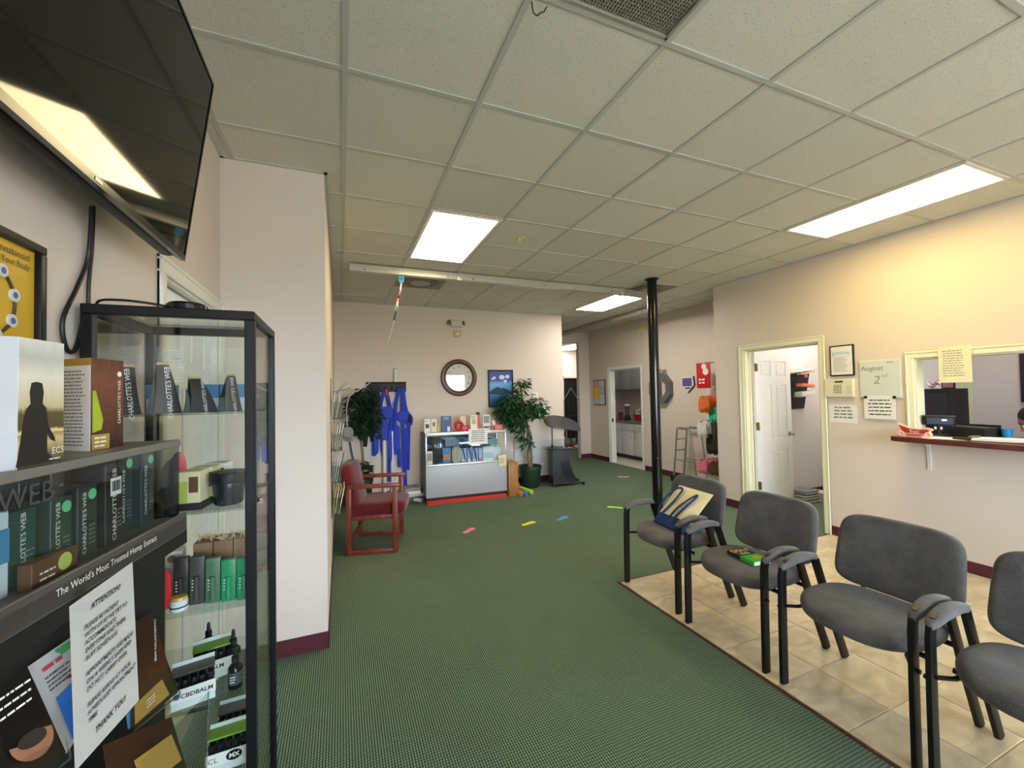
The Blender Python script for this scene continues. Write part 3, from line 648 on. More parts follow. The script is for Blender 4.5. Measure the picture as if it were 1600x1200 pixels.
# ================================================================== tall glass display cabinet
CX0, CX1, CY0, CY1, CT_ = -0.622, -0.232, 1.415, 1.825, 1.808
cab = thing('display_cabinet', 'tall black framed glass display cabinet with lit shelves of packaged goods', 'cabinet', (0, 0, 0))
CBK = mat('cabinet_black', (16, 16, 20), 0.4, 0.3); CG = glass('cabinet_glass', (0.955, 0.975, 0.965)); SG = glass('shelf_glass', (0.90, 0.95, 0.93))
pw = .026
for x in (CX0, CX1 - pw):
    for y in (CY0, CY1 - pw): B().box(x, x + pw, y, y + pw, 0.0, CT_ - .026, bev=.002, seg=1).make('post', CBK, cab)
for z0, z1 in ((CT_ - .026, CT_), (0.0, 0.09)):
    for y in (CY0, CY1 - pw): B().box(CX0, CX1, y, y + pw, z0, z1, bev=.002, seg=1).make('rail', CBK, cab)
    for x in (CX0, CX1 - pw): B().box(x, x + pw, CY0 + pw, CY1 - pw, z0, z1, bev=.002, seg=1).make('rail', CBK, cab)
def pane(name, *q): return B().box(*q).make(name, CG, cab, smooth=False)
pane('glass_pane', CX0 + pw, CX1 - pw, CY0 + .010, CY0 + .0145, .09, CT_ - .026)
pane('glass_pane', CX0 + pw, CX1 - pw, CY1 - .0145, CY1 - .010, .09, CT_ - .026)
pane('glass_pane', CX0 + .010, CX0 + .0145, CY0 + pw, CY1 - pw, .09, CT_ - .026)
dr = pane('glass_door', CX1 - .0145, CX1 - .010, CY0 + pw, CY1 - pw, .09, CT_ - .026)
B().lathe([(.009, 0), (.009, .012), (.006, .013), (.006, .02), (.0001, .02)], (CX1 - .010, CY0 + .045, 1.25), 14, rot(ay=90)).box(CX1 + .004, CX1 + .012, CY0 + .030, CY0 + .060, 1.247, 1.253, bev=.002).make('lock', mat('chrome', (200, 200, 204), 0.12, 1.0), dr)
pane('top_pane', CX0 + pw, CX1 - pw, CY0 + pw, CY1 - pw, CT_ - .008, CT_ - .003)
SHZ = [1.515, 1.235, 0.957, 0.690, 0.475, 0.20]
for z in SHZ: B().box(CX0 + .028, CX1 - .028, CY0 + .018, CY1 - .018, z - .006, z, bev=.0008, seg=1).make('shelf', SG, cab)
pk = thing('streaming_box', 'small flat round black device on top of the glass cabinet', 'device', (-.41, 1.475, CT_))
B().lathe([(.046, 0), (.050, .003), (.050, .016), (.044, .022), (.0001, .023)], n=32).make('body', GLOSSB, pk)
B().tube(smooth_path([(-.045, -.02, .010), (-.085, -.045, .012), (-.13, -.052, .014), (-.175, -.045, .012), (-.2, -.01, .0), (-.212, .01, -.05), (-.213, .012, -.12)]), .0035, 8).make('lead', CAB, pk)
# ---- goods in the cabinet
TEAL = mat('carton_teal', (40, 56, 56), 0.45, var=0.15); DARKC = mat('carton_charcoal', (44, 42, 40), 0.45, var=0.12); PALE = mat('pouch_pale_back', (150, 168, 172), 0.5, var=0.1)
INKW = mat('ink_white', (232, 232, 228), 0.5); INKD = mat('ink_dark', (40, 40, 42), 0.6); GOLDP = mat('print_gold', (164, 132, 62), 0.5)
PAPER = mat('paper_sheet', (228, 226, 222), 0.85, var=0.02)
def pouch(x, y, z, h, w, d, lean, label, rz):
    t = thing('standing_pouch', label, 'pouch', (x, y, z), rz, 'stand-up pouches on the top glass shelf')
    # wedge bag: broad base, crimped top edge; front faces -y
    n = 7; L_, R__ = [], []
    b = B(); rings = []
    for k in range(n + 1):
        f = k / n; ww = w * (1 - .58 * f) / 2; dd = d * (1 - f) ** .8 / 2 + .0015; cx = lean * f * f
        rings.append([b.bm.verts.new((cx + sx * ww, sy * dd * (1 if i not in (1, 4) else 1.15), f * h)) for i, (sx, sy) in enumerate(((-1, -1), (0, -1), (1, -1), (1, 1), (0, 1), (-1, 1)))])
    b.skin(rings); b.make('bag', DARKC, t)
    g = B(); rr = []
    for k in range(n + 1):
        f = k / n; ww = w * (1 - .42 * f) / 2 + .0006; dd = d * (1 - f) ** .8 / 2 + .0015; cx = lean * f * f
        rr.append([g.bm.verts.new((cx - ww, s_ * dd, f * h * .72)) for s_ in (-1, 1)])
    for a, c in zip(rr, rr[1:]): g.bm.faces.new((a[0], a[1], c[1], c[0]))
    g.make('side_gusset', PALE, t)
    B().box(lean - w*.22, lean + w*.22, -.0022, .0022, h * .93, h * 1.04, bev=.001, seg=1).make('crimped_top', mat('pouch_kraft', (176, 148, 108), 0.6), t)
    text("CHARLOTTE'S WEB", h * .125, INKW, t, (w * .06 + lean * .12, -d * .44, h * .42), (0.0, 0.575 * d / h, 1), (-1, 0, 0))
for k, (u, x, y, h, w, d, ln, rz, lb) in enumerate([
    (0, -.565, 1.50, .135, .062, .055, .012, 40, 'leftmost tapering pouch on the top shelf of the glass cabinet'),
    (1, -.475, 1.51, .142, .066, .058, -.004, 34, 'tallest tapering pouch, second from left on the top cabinet shelf'),
    (2, -.385, 1.50, .100, .070, .052, -.016, 34, 'short bent pouch, third from left on the top cabinet shelf'),
    (3, -.312, 1.50, .108, .050, .046, .004, 34, 'narrow pouch beside the right post on the top cabinet shelf')]):
    pouch(x, y, 1.515, h, w, d, ln, lb, rz)
def carton(name, label, cat, x, y, z, w, d, h, rz, m, group=None, faces=()):
    t = thing(name, label, cat, (x, y, z), rz, group); B().box(-w/2, w/2, -d/2, d/2, 0, h, bev=min(.0015, w*.05), seg=1).make('box', m, t); return t
BLUEB = mat('carton_blue', (66, 130, 176), 0.45, var=0.08); LTBL = mat('carton_light_blue', (196, 206, 216), 0.5)
for k, (x, lb) in enumerate(((-.400, 'blue and pale carton behind the short bent pouch'), (-.328, 'blue and pale carton behind the narrow pouch'), (-.52, 'blue and pale carton at the back left of the top cabinet shelf'))):
    t = carton('blue_carton', lb, 'box', x, 1.64, 1.515, .068, .05, .085, 0, LTBL, 'blue cartons on the top cabinet shelf')
    B().box(-.0346, .0346, -.0256, .0256, .042, .0856).make('blue_band', BLUEB, t, smooth=False)
# second shelf
jr = thing('round_jar', 'black round lidded jar on the second shelf of the glass cabinet', 'jar', (-.318, 1.515, 1.235)); jr.scale = (.95, .95, 1.25)
B().lathe([(.036, 0), (.040, .004), (.045, .05), (.044, .055), (.0001, .055)], n=32).make('bowl', mat('jar_smoked', (34, 40, 46), 0.12), jr)
B().lathe([(.050, .053), (.052, .056), (.052, .074), (.049, .078), (.0001, .079)], n=32).make('lid', MATB, jr)
PINK = mat('print_pink', (214, 92, 116), 0.5); CREAMC = mat('carton_cream', (222, 208, 170), 0.5); LIME = mat('carton_lime', (178, 194, 96), 0.5)
for k, (x, y, m1, m2, lb) in enumerate(((-.405, 1.50, LIME, CREAMC, 'lime and white carton in front on the second cabinet shelf'), (-.392, 1.575, GOLDP, CREAMC, 'gold and cream carton in the middle of the second cabinet shelf'), (-.375, 1.65, PINK, PAPER, 'pink and white carton at the back of the second cabinet shelf'))):
    t = carton('gift_carton', lb, 'box', x, y, 1.235 + .020, .062, .06, .090, -8, m2, 'cartons on the second cabinet shelf')
    B().box(-.0316, .0, -.0306, .0306, .0, .062).make('colour_panel', m1, t, smooth=False)
    B().box(.004, .027, -.0312, -.0300, .03, .075).make('picture', mat('picture_brown', (104, 74, 52), 0.5), t, smooth=False)
    B().box(-.036, .036, -.034, .034, -.020, -.0005, bev=.001, seg=1).make('tray', INKD, t)
sp = thing('gel_pack', 'soft pink and tan sleeping mask standing on the second cabinet shelf', 'pack', (-.468, 1.56, 1.235))
cushion(B(), lambda u, v, w: Vector((u * .032, .008 * w + .01 * v, .070 + v * .07)), 2.4, 24).make('tan_half', mat('tan_gel', (216, 168, 140), 0.5), sp)
cushion(B(), lambda u, v, w: Vector((.012 + u * .022, -.008 + .007 * w + .01 * v, .085 + v * .075)), 2.2, 24).make('pink_half', mat('pink_gel', (224, 98, 104), 0.45), sp)
# third shelf
GRN = [mat('strip_black', (46, 44, 42), 0.4), mat('strip_grey', (70, 68, 64), 0.4), mat('strip_sage', (78, 112, 84), 0.4), mat('strip_green', (30, 146, 96), 0.4), mat('strip_emerald', (24, 158, 110), 0.4)]
SN = ['black', 'dark grey', 'sage green', 'green', 'emerald green']
for k in range(5):
    x = -.432 + k * .0405; 
    t = thing('lip_balm_card', '%s lip balm card %s on the third cabinet shelf' % (SN[k], ['leftmost in the row', 'second in the row', 'in the middle of the row', 'fourth in the row', 'nearest the right post'][k]), 'card', (x, 1.505 - k * .008, .957), 0, 'row of lip balm cards on the third cabinet shelf')
    hh = (.138, .138, .130, .122, .122)[k]
    B().box(-.0185, .0185, -.010, .010, 0, hh, bev=.003).make('card', GRN[k], t)
    B().cyl((0, -.012, .012), (0, -.012, hh * .6), .007, 10).make('tube', GRN[k], t)
    wordlines(t, INKW, (-.002, -.0105, hh * .42), (1, 0, 0), (0, 0, 1), .02, 4, .009, .003, 3 + k)
for k in range(3):
    t = carton('balm_carton', ['tan carton behind the black lip balm cards', 'tan carton behind the middle lip balm cards', 'tan carton behind the emerald lip balm card'][k], 'box', -.395 + k * .052, 1.60, .957, .050, .08, .155, 0, mat('carton_tan', (140, 104, 72), 0.6), 'tan cartons on the third cabinet shelf')
    b = B(); rnd = random.Random(k)
    for q in range(26):
        p = Vector((rnd.uniform(-.022, .022), rnd.uniform(-.036, .03), .155)); e = p + Vector((rnd.uniform(-.02, .02), rnd.uniform(-.02, .01), rnd.uniform(.004, .022))); b.cyl(p, e, .0012, 4)
    o = b.make('shredded_paper', mat('shred', (214, 192, 150), 0.8), t); o['kind'] = 'stuff'
cj = thing('cream_jar', 'small white jar with a gold lid at the front of the third cabinet shelf', 'jar', (-.430, 1.475, .957))
B().lathe([(.020, 0), (.0215, .003), (.0215, .027), (.019, .030), (.0001, .030)], n=24).make('pot', mat('jar_white', (222, 224, 230), 0.3), cj)
B().lathe([(.0205, .030), (.021, .031), (.019, .038), (.0001, .040)], n=24).make('lid', mat('lid_gold', (206, 170, 70), 0.35), cj)
B().lathe([(.0217, .010), (.0219, .010), (.0219, .014), (.0217, .014)], n=24, closed=True).make('label_band', INKD, cj)
rb = thing('red_pouch', 'glossy red pouch on the third cabinet shelf beside the notice', 'pouch', (-.492, 1.470, .957), 20)
cushion(B(), lambda u, v, w: Vector((u * .045, w * .014, .062 + v * .058)), 5, 28).make('bag', mat('foil_red', (196, 34, 44), 0.25, var=0.2), rb)
wordlines(rb, INKW, (0.005, -.0145, .05), (1, 0, 0), (0, 0, 1), .05, 3, .012, .004, 8)
wc = carton('white_carton', 'white carton with gold seals at the back of the third cabinet shelf', 'box', -.515, 1.60, .957, .12, .06, .135, 6, PAPER)
for q in (-.035, .0, .035): B().lathe([(.0001, 0), (.011, 0), (.011, .0012), (.0001, .0012)], (q, -.0302, .115), 16, rot(ax=90)).make('gold_seal', GOLDP, wc)
B().box(-.05, .0, -.0306, -.0300, .03, .065).make('leaf_print', mat('leaf_green', (56, 120, 72), 0.5), wc, smooth=False)
# lower shelves: counter displays of small jars
JAR = mat('jar_black', (24, 26, 28), 0.15); JLID = mat('jar_label', (196, 198, 196), 0.4)
def jar_display(x, y, z, rz, lid, label, sign, nx_=5, w=.10, d=.065, dark=False):
    t = thing('balm_display', label, 'display', (x, y, z), rz, 'counter displays of small balm jars in the cabinet')
    body = mat('display_frosted', (206, 212, 210), 0.5); h1 = .055
    B().box(-w/2, w/2, -d/2, d/2, 0, .003).box(-w/2, w/2, d/2 - .003, d/2, .003, h1 + .045).box(-w/2, -w/2 + .003, -d/2, d/2 - .003, .003, h1).box(w/2 - .003, w/2, -d/2, d/2 - .003, .003, h1).box(-w/2 + .003, w/2 - .003, -d/2, -d/2 + .003, .003, h1 - .01).make('tray', body, t, smooth=False)
    B().box(-w/2, w/2, -d/2 + .012, d/2 - .003, h1 + .028, h1 + .034, bev=.002, seg=1).make('green_header' if lid is not GRN[1] else 'grey_header', lid, t)
    for k in range(nx_):
        xx = -w/2 + (k + .5) * w / nx_
        for yy in (-d * .22, d * .18):
            j = B().lathe([(w/nx_*.42, 0), (w/nx_*.44, .004), (w/nx_*.44, .022), (w/nx_*.38, .026), (.0001, .026)], (xx, yy, h1 - .012 + (.012 if yy > 0 else 0)), 12).make('jar', JAR, t)
    B().box(-w/2 - .001, w/2 + .001, -d/2 - .0025, -d/2 - .0005, h1 - .034, h1).make('sign', PAPER, t, smooth=False)
    if sign == 'MX':
        B().prism([(.018 + .020*math.cos(a), h1 - .017 + .0145*math.sin(a)) for a in [2*math.pi*k/24 for k in range(24)]], -d/2 - .0034, -d/2 - .0026).make('sign_disc', JAR, t, smooth=False)
        text('MX', .017, INKW, t, (.018, -d/2 - .0040, h1 - .017), (1, 0, 0), (0, 0, 1), bold=.0006); text('CL', .020, INKD, t, (-.034, -d/2 - .0034, h1 - .018), (1, 0, 0), (0, 0, 1))
    else:
        B().lathe([(.0001, 0), (.008, 0), (.008, .0008), (.0001, .0008)], (-w*.38, -d/2 - .0026, h1 - .017), 16, rot(ax=90)).make('sign_logo', mat('logo_navy', (42, 82, 120), 0.5), t)
        text(sign, .0165, INKD, t, (w*.08, -d/2 - .0034, h1 - .020), (1, 0, 0), (0, 0, 1), bold=.0004)
    return t
LIMEH = mat('header_lime', (112, 160, 44), 0.5)
jar_display(-.400, 1.492, .690, 14, GRN[1], 'grey topped balm display with the full front sign on the fourth cabinet shelf', 'CBDBALM')
jar_display(-.380, 1.60, .690, 14, LIMEH, 'lime topped balm display at the back of the fourth cabinet shelf', 'BALM')
jar_display(-.318, 1.505, .475, 4, LIMEH, 'lime topped display with a black oval sign on the lowest visible shelf', 'MX')
jar_display(-.318, 1.61, .475, 4, GRN[1], 'grey topped display behind the black oval sign display', 'MX')
def dropper(x, y, z, h, label):
    t = thing('dropper_bottle', label, 'bottle', (x, y, z), 0, 'dropper bottles in the glass cabinet'); r = h * .16
    B().lathe([(r*.9, 0), (r, .004), (r, h*.5), (r*.75, h*.56), (r*.38, h*.6), (r*.38, h*.66), (.0001, h*.66)], n=18).make('bottle', mat('amber_dark', (26, 26, 26), 0.12), t)
    B().lathe([(r*.5, h*.62), (r*.5, h*.76), (r*.3, h*.78), (r*.26, h*.94), (r*.12, h), (.0001, h)], n=14).make('dropper_cap', MATB, t)
    B().lathe([(r*1.01, h*.12), (r*1.02, h*.12), (r*1.02, h*.42), (r*1.01, h*.42)], n=18, closed=True).make('label', mat('bottle_label', (70, 84, 82), 0.5), t)
    wordlines(t, INKW, (0, -r * 1.03, h * .27), (1, 0, 0), (0, 0, 1), r, 3, h * .06, h * .025, 2)
dropper(-.300, 1.50, .690 + .0, .118, 'dropper bottle nearest the right post in the glass cabinet')
dropper(-.325, 1.60, .690, .125, 'taller dropper bottle with a teal dot behind the first one')
dropper(-.415, 1.70, .690, .118, 'dropper bottle at the back behind the lime topped display')
# ================================================================== countertop-height product stand, turned a little towards the room
SA = R_(8); S0 = Vector((-.349, 1.25, 0)); SD = Vector((math.sin(SA), math.cos(SA), 0)); SN_ = Vector((math.cos(SA), -math.sin(SA), 0))
st = thing('product_stand', 'black product stand with acrylic tray and brochure pockets in the left foreground', 'display stand', tuple(S0), -8.0)
# local frame: x = outward (b), y = along its length (a)
def sl(u, v, b):
    d = ray(u, v); o = Vector((0, 0, CAMH)); t = (SN_.dot(S0 - o) + b) / SN_.dot(d); p = o + d * t
    return Vector((b, SD.dot(p - S0), p.z))
def s2w(p): return S0 + SN_ * p[0] + SD * p[1] + Vector((0, 0, p[2]))
STB = mat('stand_black', (20, 18, 18), 0.5, var=0.1); STG = mat('stand_grey_laminate', (112, 106, 100), 0.4, var=0.15, scale=30)
ACR = glass('acrylic', (0.93, 0.95, 0.95), 1.3, 0.02)
AL = .60; DP = .195
B().box(-DP, -DP + .012, -AL, 0, 0.0, 1.452, bev=.002, seg=1).make('back_panel', STB, st)
B().box(-DP + .012, -.045, -.016, 0, 0.06, 1.225).make('side_panel', STB, st, smooth=False)
B().box(-DP + .012, -.045, -AL, -AL + .016, 0.06, 1.225).make('side_panel', STB, st, smooth=False)
B().box(-DP, .06, -AL, 0, 0, .06, bev=.003).make('base', STB, st)
B().box(-DP + .012, -.045, -AL + .016, -.016, 0.06, 1.225).make('front_panel', STB, st, smooth=False)
B().box(-DP + .012, -.012, -AL, 0, 1.440, 1.455, bev=.002, seg=1).make('top_shelf', STG, st)
B().box(-DP + .012, .0, -AL, 0, 1.225, 1.268).make('tray_floor', STG, st, smooth=False)
lip = B().box(-.008, .0, -AL, 0, 1.236, 1.280, bev=.0015, seg=1).make('lip', mat('lip_dark_grey', (74, 70, 66), 0.45, var=0.1), st)
B().box(-.0, .0005, -AL, 0, 1.206, 1.2365).make('fascia', STB, st, smooth=False)
B().box(-.018, -.014, -AL, -.004, 1.241, 1.458, bev=.0008, seg=1).make('acrylic_front', ACR, st)
B().box(-DP + .012, -.014, -.008, -.004, 1.241, 1.439).make('acrylic_end', ACR, st, smooth=False)
text("The World's Most Trusted Hemp Extract", .0165, mat('ink_warm_white', (224, 220, 210), 0.5), lip, (.0012, -.262, 1.259), (0, 1, 0), (0, 0, 1), sx=.95)
text('WEB', .045, mat('acrylic_print', (58, 62, 60), 0.5), st, (-.0125, -.425, 1.415), (0, 1, 0), (0, 0, 1))
# cartons in the tray: (a, width, height, colour, text, dot)
def tray_carton(a, w, h, m, label, dot=None, b=-.06, tsz=.0128, rz=0, d=.045):
    t = thing('extract_carton', label, 'box', tuple(s2w((b, a, 1.268))), -8 + rz, 'cartons behind the acrylic of the product stand')
    B().box(-d, 0, -w/2, w/2, 0, h, bev=.0012, seg=1).make('box', m, t)
    text("CHARLOTTE'S WEB", tsz, INKW, t, (.0006, .0 if not dot else -.008, h * .48), (0, 0, 1), (0, -1, 0))
    if dot: B().lathe([(.0001, 0), (.010, 0), (.010, .0008), (.0001, .0008)], (.0, w*.22, h - .018), 16, rot(ay=90)).make('seal', dot, t)
    wordlines(t, mat('ink_mid', (130, 134, 130), 0.6), (.0, w*.25, h*.3), (0, 1, 0), (0, 0, 1), w*.4, 5, .008, .0022, int(a*1000) % 97, lift=.0008)
    return t
MINT = mat('seal_mint', (104, 196, 140), 0.5)
tray_carton(-.040, .050, .165, TEAL, 'charcoal teal carton at the right end of the acrylic tray', MINT)
tray_carton(-.100, .050, .165, TEAL, 'charcoal teal carton second from the right end of the acrylic tray', MINT, b=-.07)
tray_carton(-.172, .052, .160, DARKC, 'dark carton with the largest white lettering in the acrylic tray', None, b=-.05, tsz=.0165)
tray_carton(-.245, .050, .130, mat('carton_olive', (46, 54, 46), 0.45), 'olive green carton with a mint seal in the acrylic tray', MINT, b=-.05)
tray_carton(-.305, .046, .122, mat('carton_moss', (50, 66, 54), 0.45), 'moss green carton with a mint seal left of the olive one', MINT, b=-.05)
tray_carton(-.365, .050, .118, mat('carton_deep_teal', (38, 70, 66), 0.45), 'deep teal carton near the left of the acrylic tray', None, b=-.06)
tray_carton(-.205, .05, .155, mat('carton_brown', (62, 52, 42), 0.45), 'brown carton standing behind the olive carton', None, b=-.115)
tray_carton(-.27, .05, .150, mat('carton_slate', (50, 58, 58), 0.45), 'slate carton standing behind the moss carton', None, b=-.115)
bw = thing('white_tube_carton', 'white and blue carton at the left edge of the acrylic tray', 'box', tuple(s2w((-.05, -.425, 1.268))), -8, None)
B().box(-.04, 0, -.022, .022, 0, .125, bev=.0012, seg=1).make('box', LTBL, bw); B().box(-.0405, .0006, -.0226, .0226, .05, .10).make('band', BLUEB, bw, smooth=False)
fl_ = thing('fallen_carton', 'brown carton with a lime seal lying flat in the acrylic tray', 'box', tuple(s2w((-.028, -.35, 1.268))), -8, None)
B().box(-.018, 0, -.045, .045, 0, .040, bev=.001, seg=1).make('box', mat('carton_rust', (96, 60, 40), 0.5), fl_)
B().lathe([(.0001, 0), (.014, 0), (.014, .0008), (.0001, .0008)], (0, .018, .022), 16, rot(ay=90)).make('seal', LIME, fl_); wordlines(fl_, INKW, (.0, -.012, .015), (0, 1, 0), (0, 0, 1), .04, 2, .01, .003, 4, lift=.0008)
# barcode tag hanging on the big-letter carton
bt = panel(None, 'price_tag', PAPER, tuple(s2w((-.035, -.195, 1.385))), SD, (0, 0, 1), .030, .034, .0008); tag(bt, 'tiny white barcode tag hanging inside the acrylic tray', 'tag')
rnd = random.Random(3); b = B()
for k in range(11): b.box(-.012 + k * .0022, -.012 + k * .0022 + rnd.choice((.0007, .0013)), -.009, .011, .0008, .0012, m=Matrix(((SD.x, 0, SN_.x, s2w((-.035, -.195, 1.385)).x), (SD.y, 0, SN_.y, s2w((-.035, -.195, 1.385)).y), (0, 1, 0, 1.385), (0, 0, 0, 1))))
o = b.make('barcode', INKD, bt, smooth=False); o['kind'] = 'stuff'
# ---- cartons standing on the top shelf
ZS = 1.455
def quadbox(name, m, parent, p0, p1, z0, z1, t=.002):
    """upright thin panel from floor point p0 to p1 (world xy)"""
    p0, p1 = Vector(p0), Vector(p1); d = (p1 - p0); l = d.length; d.normalize(); n = Vector((d.y, -d.x))
    M = Matrix(((d.x, n.x, 0, p0.x), (d.y, n.y, 0, p0.y), (0, 0, 1, 0), (0, 0, 0, 1)))
    return B().box(0, l, 0, t, z0, z1, m=M).make(name, m, parent, smooth=False)
def img_mat(name, stops, scale=(1, 1, 1), noise=0.0):
    """vertical-gradient printed picture (object z in metres)"""
    if name in MATS: return MATS[name]
    m = bpy.data.materials.new(name); MATS[name] = m; nt, N, L, P = nodes(m); P.inputs['Roughness'].default_value = .4
    tc = N.new('ShaderNodeTexCoord'); sp_ = N.new('ShaderNodeSeparateXYZ'); L.new(tc.outputs['Generated'], sp_.inputs[0])
    nz = N.new('ShaderNodeTexNoise'); nz.inputs['Scale'].default_value = 7; nz.inputs['Detail'].default_value = 4; L.new(tc.outputs['Generated'], nz.inputs['Vector'])
    ma = N.new('ShaderNodeMath'); ma.operation = 'MULTIPLY_ADD'; ma.inputs[1].default_value = noise; L.new(nz.outputs['Fac'], ma.inputs[0]); L.new(sp_.outputs[2], ma.inputs[2])
    su = N.new('ShaderNodeMath'); su.operation = 'SUBTRACT'; su.inputs[1].default_value = noise * .5; L.new(ma.outputs[0], su.inputs[0])
    r = N.new('ShaderNodeValToRGB'); e = r.color_ramp.elements
    e[0].position = stops[0][0]; e[0].color = lin(stops[0][1]) + (1,); e[1].position = stops[-1][0]; e[1].color = lin(stops[-1][1]) + (1,)
    for p, c in stops[1:-1]: q = e.new(p); q.color = lin(c) + (1,)
    L.new(su.outputs[0], r.inputs[0]); L.new(r.outputs[0], P.inputs['Base Color']); return m
# ECS box: corner post, picture face and pale side
q0 = at(24, 728, 'z', ZS); k1 = at(27, 735, 'z', ZS); k2 = at(98, 721, 'z', ZS); k1.z = k2.z = 0; k0 = k1 + Vector((-.135, -.045, 0)); k3 = k2 + Vector((-.135, -.01, 0))
eb = thing('picture_box', 'upright box with a meditating silhouette picture at the far left of the stand', 'box', (k1.x, k1.y, ZS))
def loc2(p): return (p.x - k1.x, p.y - k1.y)
HB = .192
B().prism([loc2(k1), loc2(k2), loc2(k3), loc2(k0)], 0, HB, 'z').make('box', mat('box_pale_side', (172, 172, 175), 0.5), eb, smooth=False)
fd = (k2 - k1).normalized(); fn = Vector((fd.y, -fd.x, 0)); fw = (k2 - k1).length; fm = (k1 + k2) / 2 - k1
def onface(x, z, lift=.0012): return fm + fd * x + fn * lift + Vector((0, 0, z))
pic = img_mat('picture_dusk', [(0, (52, 44, 30)), (.10, (120, 104, 70)), (.2, (196, 180, 128)), (.25, (150, 132, 86)), (.27, (232, 214, 160)), (.3, (84, 72, 44)), (.42, (92, 80, 48)), (.47, (196, 180, 140)), (.7, (224, 216, 200)), (.86, (186, 184, 178)), (1, (214, 212, 208))], noise=.08)
panel(eb, 'picture', pic, fm + Vector((0, 0, HB/2)), fd, (0, 0, 1), fw, HB, .0008)
sil2 = [(0, .128), (.010, .126), (.013, .112), (.011, .095), (.018, .088), (.022, .06), (.034, .042), (.036, .034), (.026, .038), (.020, .048), (.020, .02), (.036, .004), (-.034, .004), (-.03, .02), (-.022, .07), (-.017, .088), (-.010, .095), (-.012, .112), (-.009, .126)]
pp = [onface(-.012 + x * 1.05, z) for x, z in sil2]; b = B(); b.bm.faces.new([b.bm.verts.new(p) for p in pp]); b.make('silhouette', mat('silhouette_ink', (26, 22, 24), 0.5), eb, smooth=False)
text('ECS', .015, INKW, eb, onface(.030, .020, .0016), fd, (0, 0, 1)); wordlines(eb, INKW, onface(.026, .008), fd, (0, 0, 1), .03, 1, .01, .002, 1)
# two-panel carton: white text side + photo side
c1 = s2w((-.100, -.318, 0)); c2 = s2w((-.055, -.262, 0)); c3 = s2w((-.048, -.170, 0)); c4 = s2w((-.150, -.172, 0))
c1 = at(96, 704, 'z', ZS); c2 = at(141, 705, 'z', ZS); c3 = at(192, 697, 'z', ZS); c1.z = c2.z = c3.z = 0; c4 = c3 + (c1 - c2)
tc_ = thing('photo_carton', 'tall carton with a white text side and a brown and green photo side', 'box', (c2.x, c2.y, ZS)); HC = .183
l2 = lambda p: (p.x - c2.x, p.y - c2.y)
B().prism([l2(c1), l2(c2), l2(c3), l2(c4)], 0, HC, 'z').make('box', mat('carton_dark_brown', (70, 46, 34), 0.45), tc_, smooth=False)
def face(pa, pb): d = (pb - pa).normalized(); return (pa + pb) / 2 - c2, d, Vector((d.y, -d.x, 0)), (pb - pa).length
m_, d_, n_, w_ = face(c1, c2)
panel(tc_, 'text_side', PAPER, m_ + Vector((0, 0, HC * .46)), d_, (0, 0, 1), w_, HC * .92, .0006); panel(tc_, 'header_band', GOLDP, m_ + Vector((0, 0, HC * .96)), d_, (0, 0, 1), w_, HC * .08, .0007)
wordlines(tc_, mat('ink_grey', (120, 120, 124), 0.6), m_ + Vector((0, 0, HC * .46)), d_, (0, 0, 1), w_ * .86, 22, HC * .038, .0026, 12, lift=.0009)
m_, d_, n_, w_ = face(c2, c3)
panel(tc_, 'photo_side', img_mat('photo_hand', [(0, (40, 26, 20)), (.2, (70, 44, 32)), (.5, (98, 58, 40)), (.75, (116, 70, 48)), (1, (88, 54, 38))], noise=.5), m_ + Vector((0, 0, HC * .5)), d_, (0, 0, 1), w_, HC, .0006)
gp = [(-.038, .035), (-.016, .04), (-.012, .06), (-.020, .085), (-.030, .118), (-.038, .118)]
b = B(); b.bm.faces.new([b.bm.verts.new(m_ + d_ * x + n_ * .0009 + Vector((0, 0, z))) for x, z in gp]); b.make('leaf_area', mat('photo_green', (158, 176, 40), 0.45, var=.25, scale=40), tc_, smooth=False)
panel(tc_, 'gold_label', GOLDP, m_ + d_ * -.018 + n_ * .0008 + Vector((0, 0, .016)), d_, (0, 0, 1), w_ * .52, .030, .0006)
wordlines(tc_, INKW, m_ + d_ * -.018 + n_ * .0012 + Vector((0, 0, .016)), d_, (0, 0, 1), w_ * .4, 3, .008, .003, 5)
text("CHARLOTTE'S WEB", .0105, INKW, tc_, m_ + d_ * (w_ * .36) + n_ * .0012 + Vector((0, 0, .095)), (0, 0, 1), -d_)
B().lathe([(.0001, 0), (.0055, 0), (.0055, .0006), (.0001, .0006)], m_ + d_ * (w_ * .36) + n_ * .0008 + Vector((0, 0, .154)), 14, rot(az=math.degrees(math.atan2(n_.y, n_.x))) @ rot(ay=90)).make('round_logo', INKW, tc_)
# ---- the notice taped to the stand
def sheet(name, m, pts, parent, bend=.0, th=.0005, nu=10, nv=12):
    """paper from four corners TL,TR,BR,BL with a gentle curl"""
    TL, TR, BR, BL = [Vector(p) for p in pts]; n = (TR - TL).cross(BL - TL).normalized() * -1
    def fn(u, v):
        p = (TL * (1-u) + TR * u) * (1-v) + (BL * (1-u) + BR * u) * v
        return p + n * bend * math.sin(math.pi * u) * (.3 + .7 * v)
    b = B().grid(fn, nu, nv); r = bmesh.ops.solidify(b.bm, geom=b.bm.faces[:], thickness=th); return b.make(name, m, parent, ang=60), fn, n
def spx(u, v, b_): return s2w(sl(u, v, b_))
nt_ = thing('attention_notice', 'white printed notice page hanging from the lip of the product stand', 'notice', (0, 0, 0))
TLp, TRp = spx(108, 948, .004), spx(207, 878, .004)
BRp = spx(217, 1094, .024); BLp = spx(117, 1206, .024)
o, fn, nn = sheet('page', PAPER, (TLp, TRp, BRp, BLp), nt_, bend=0.0)
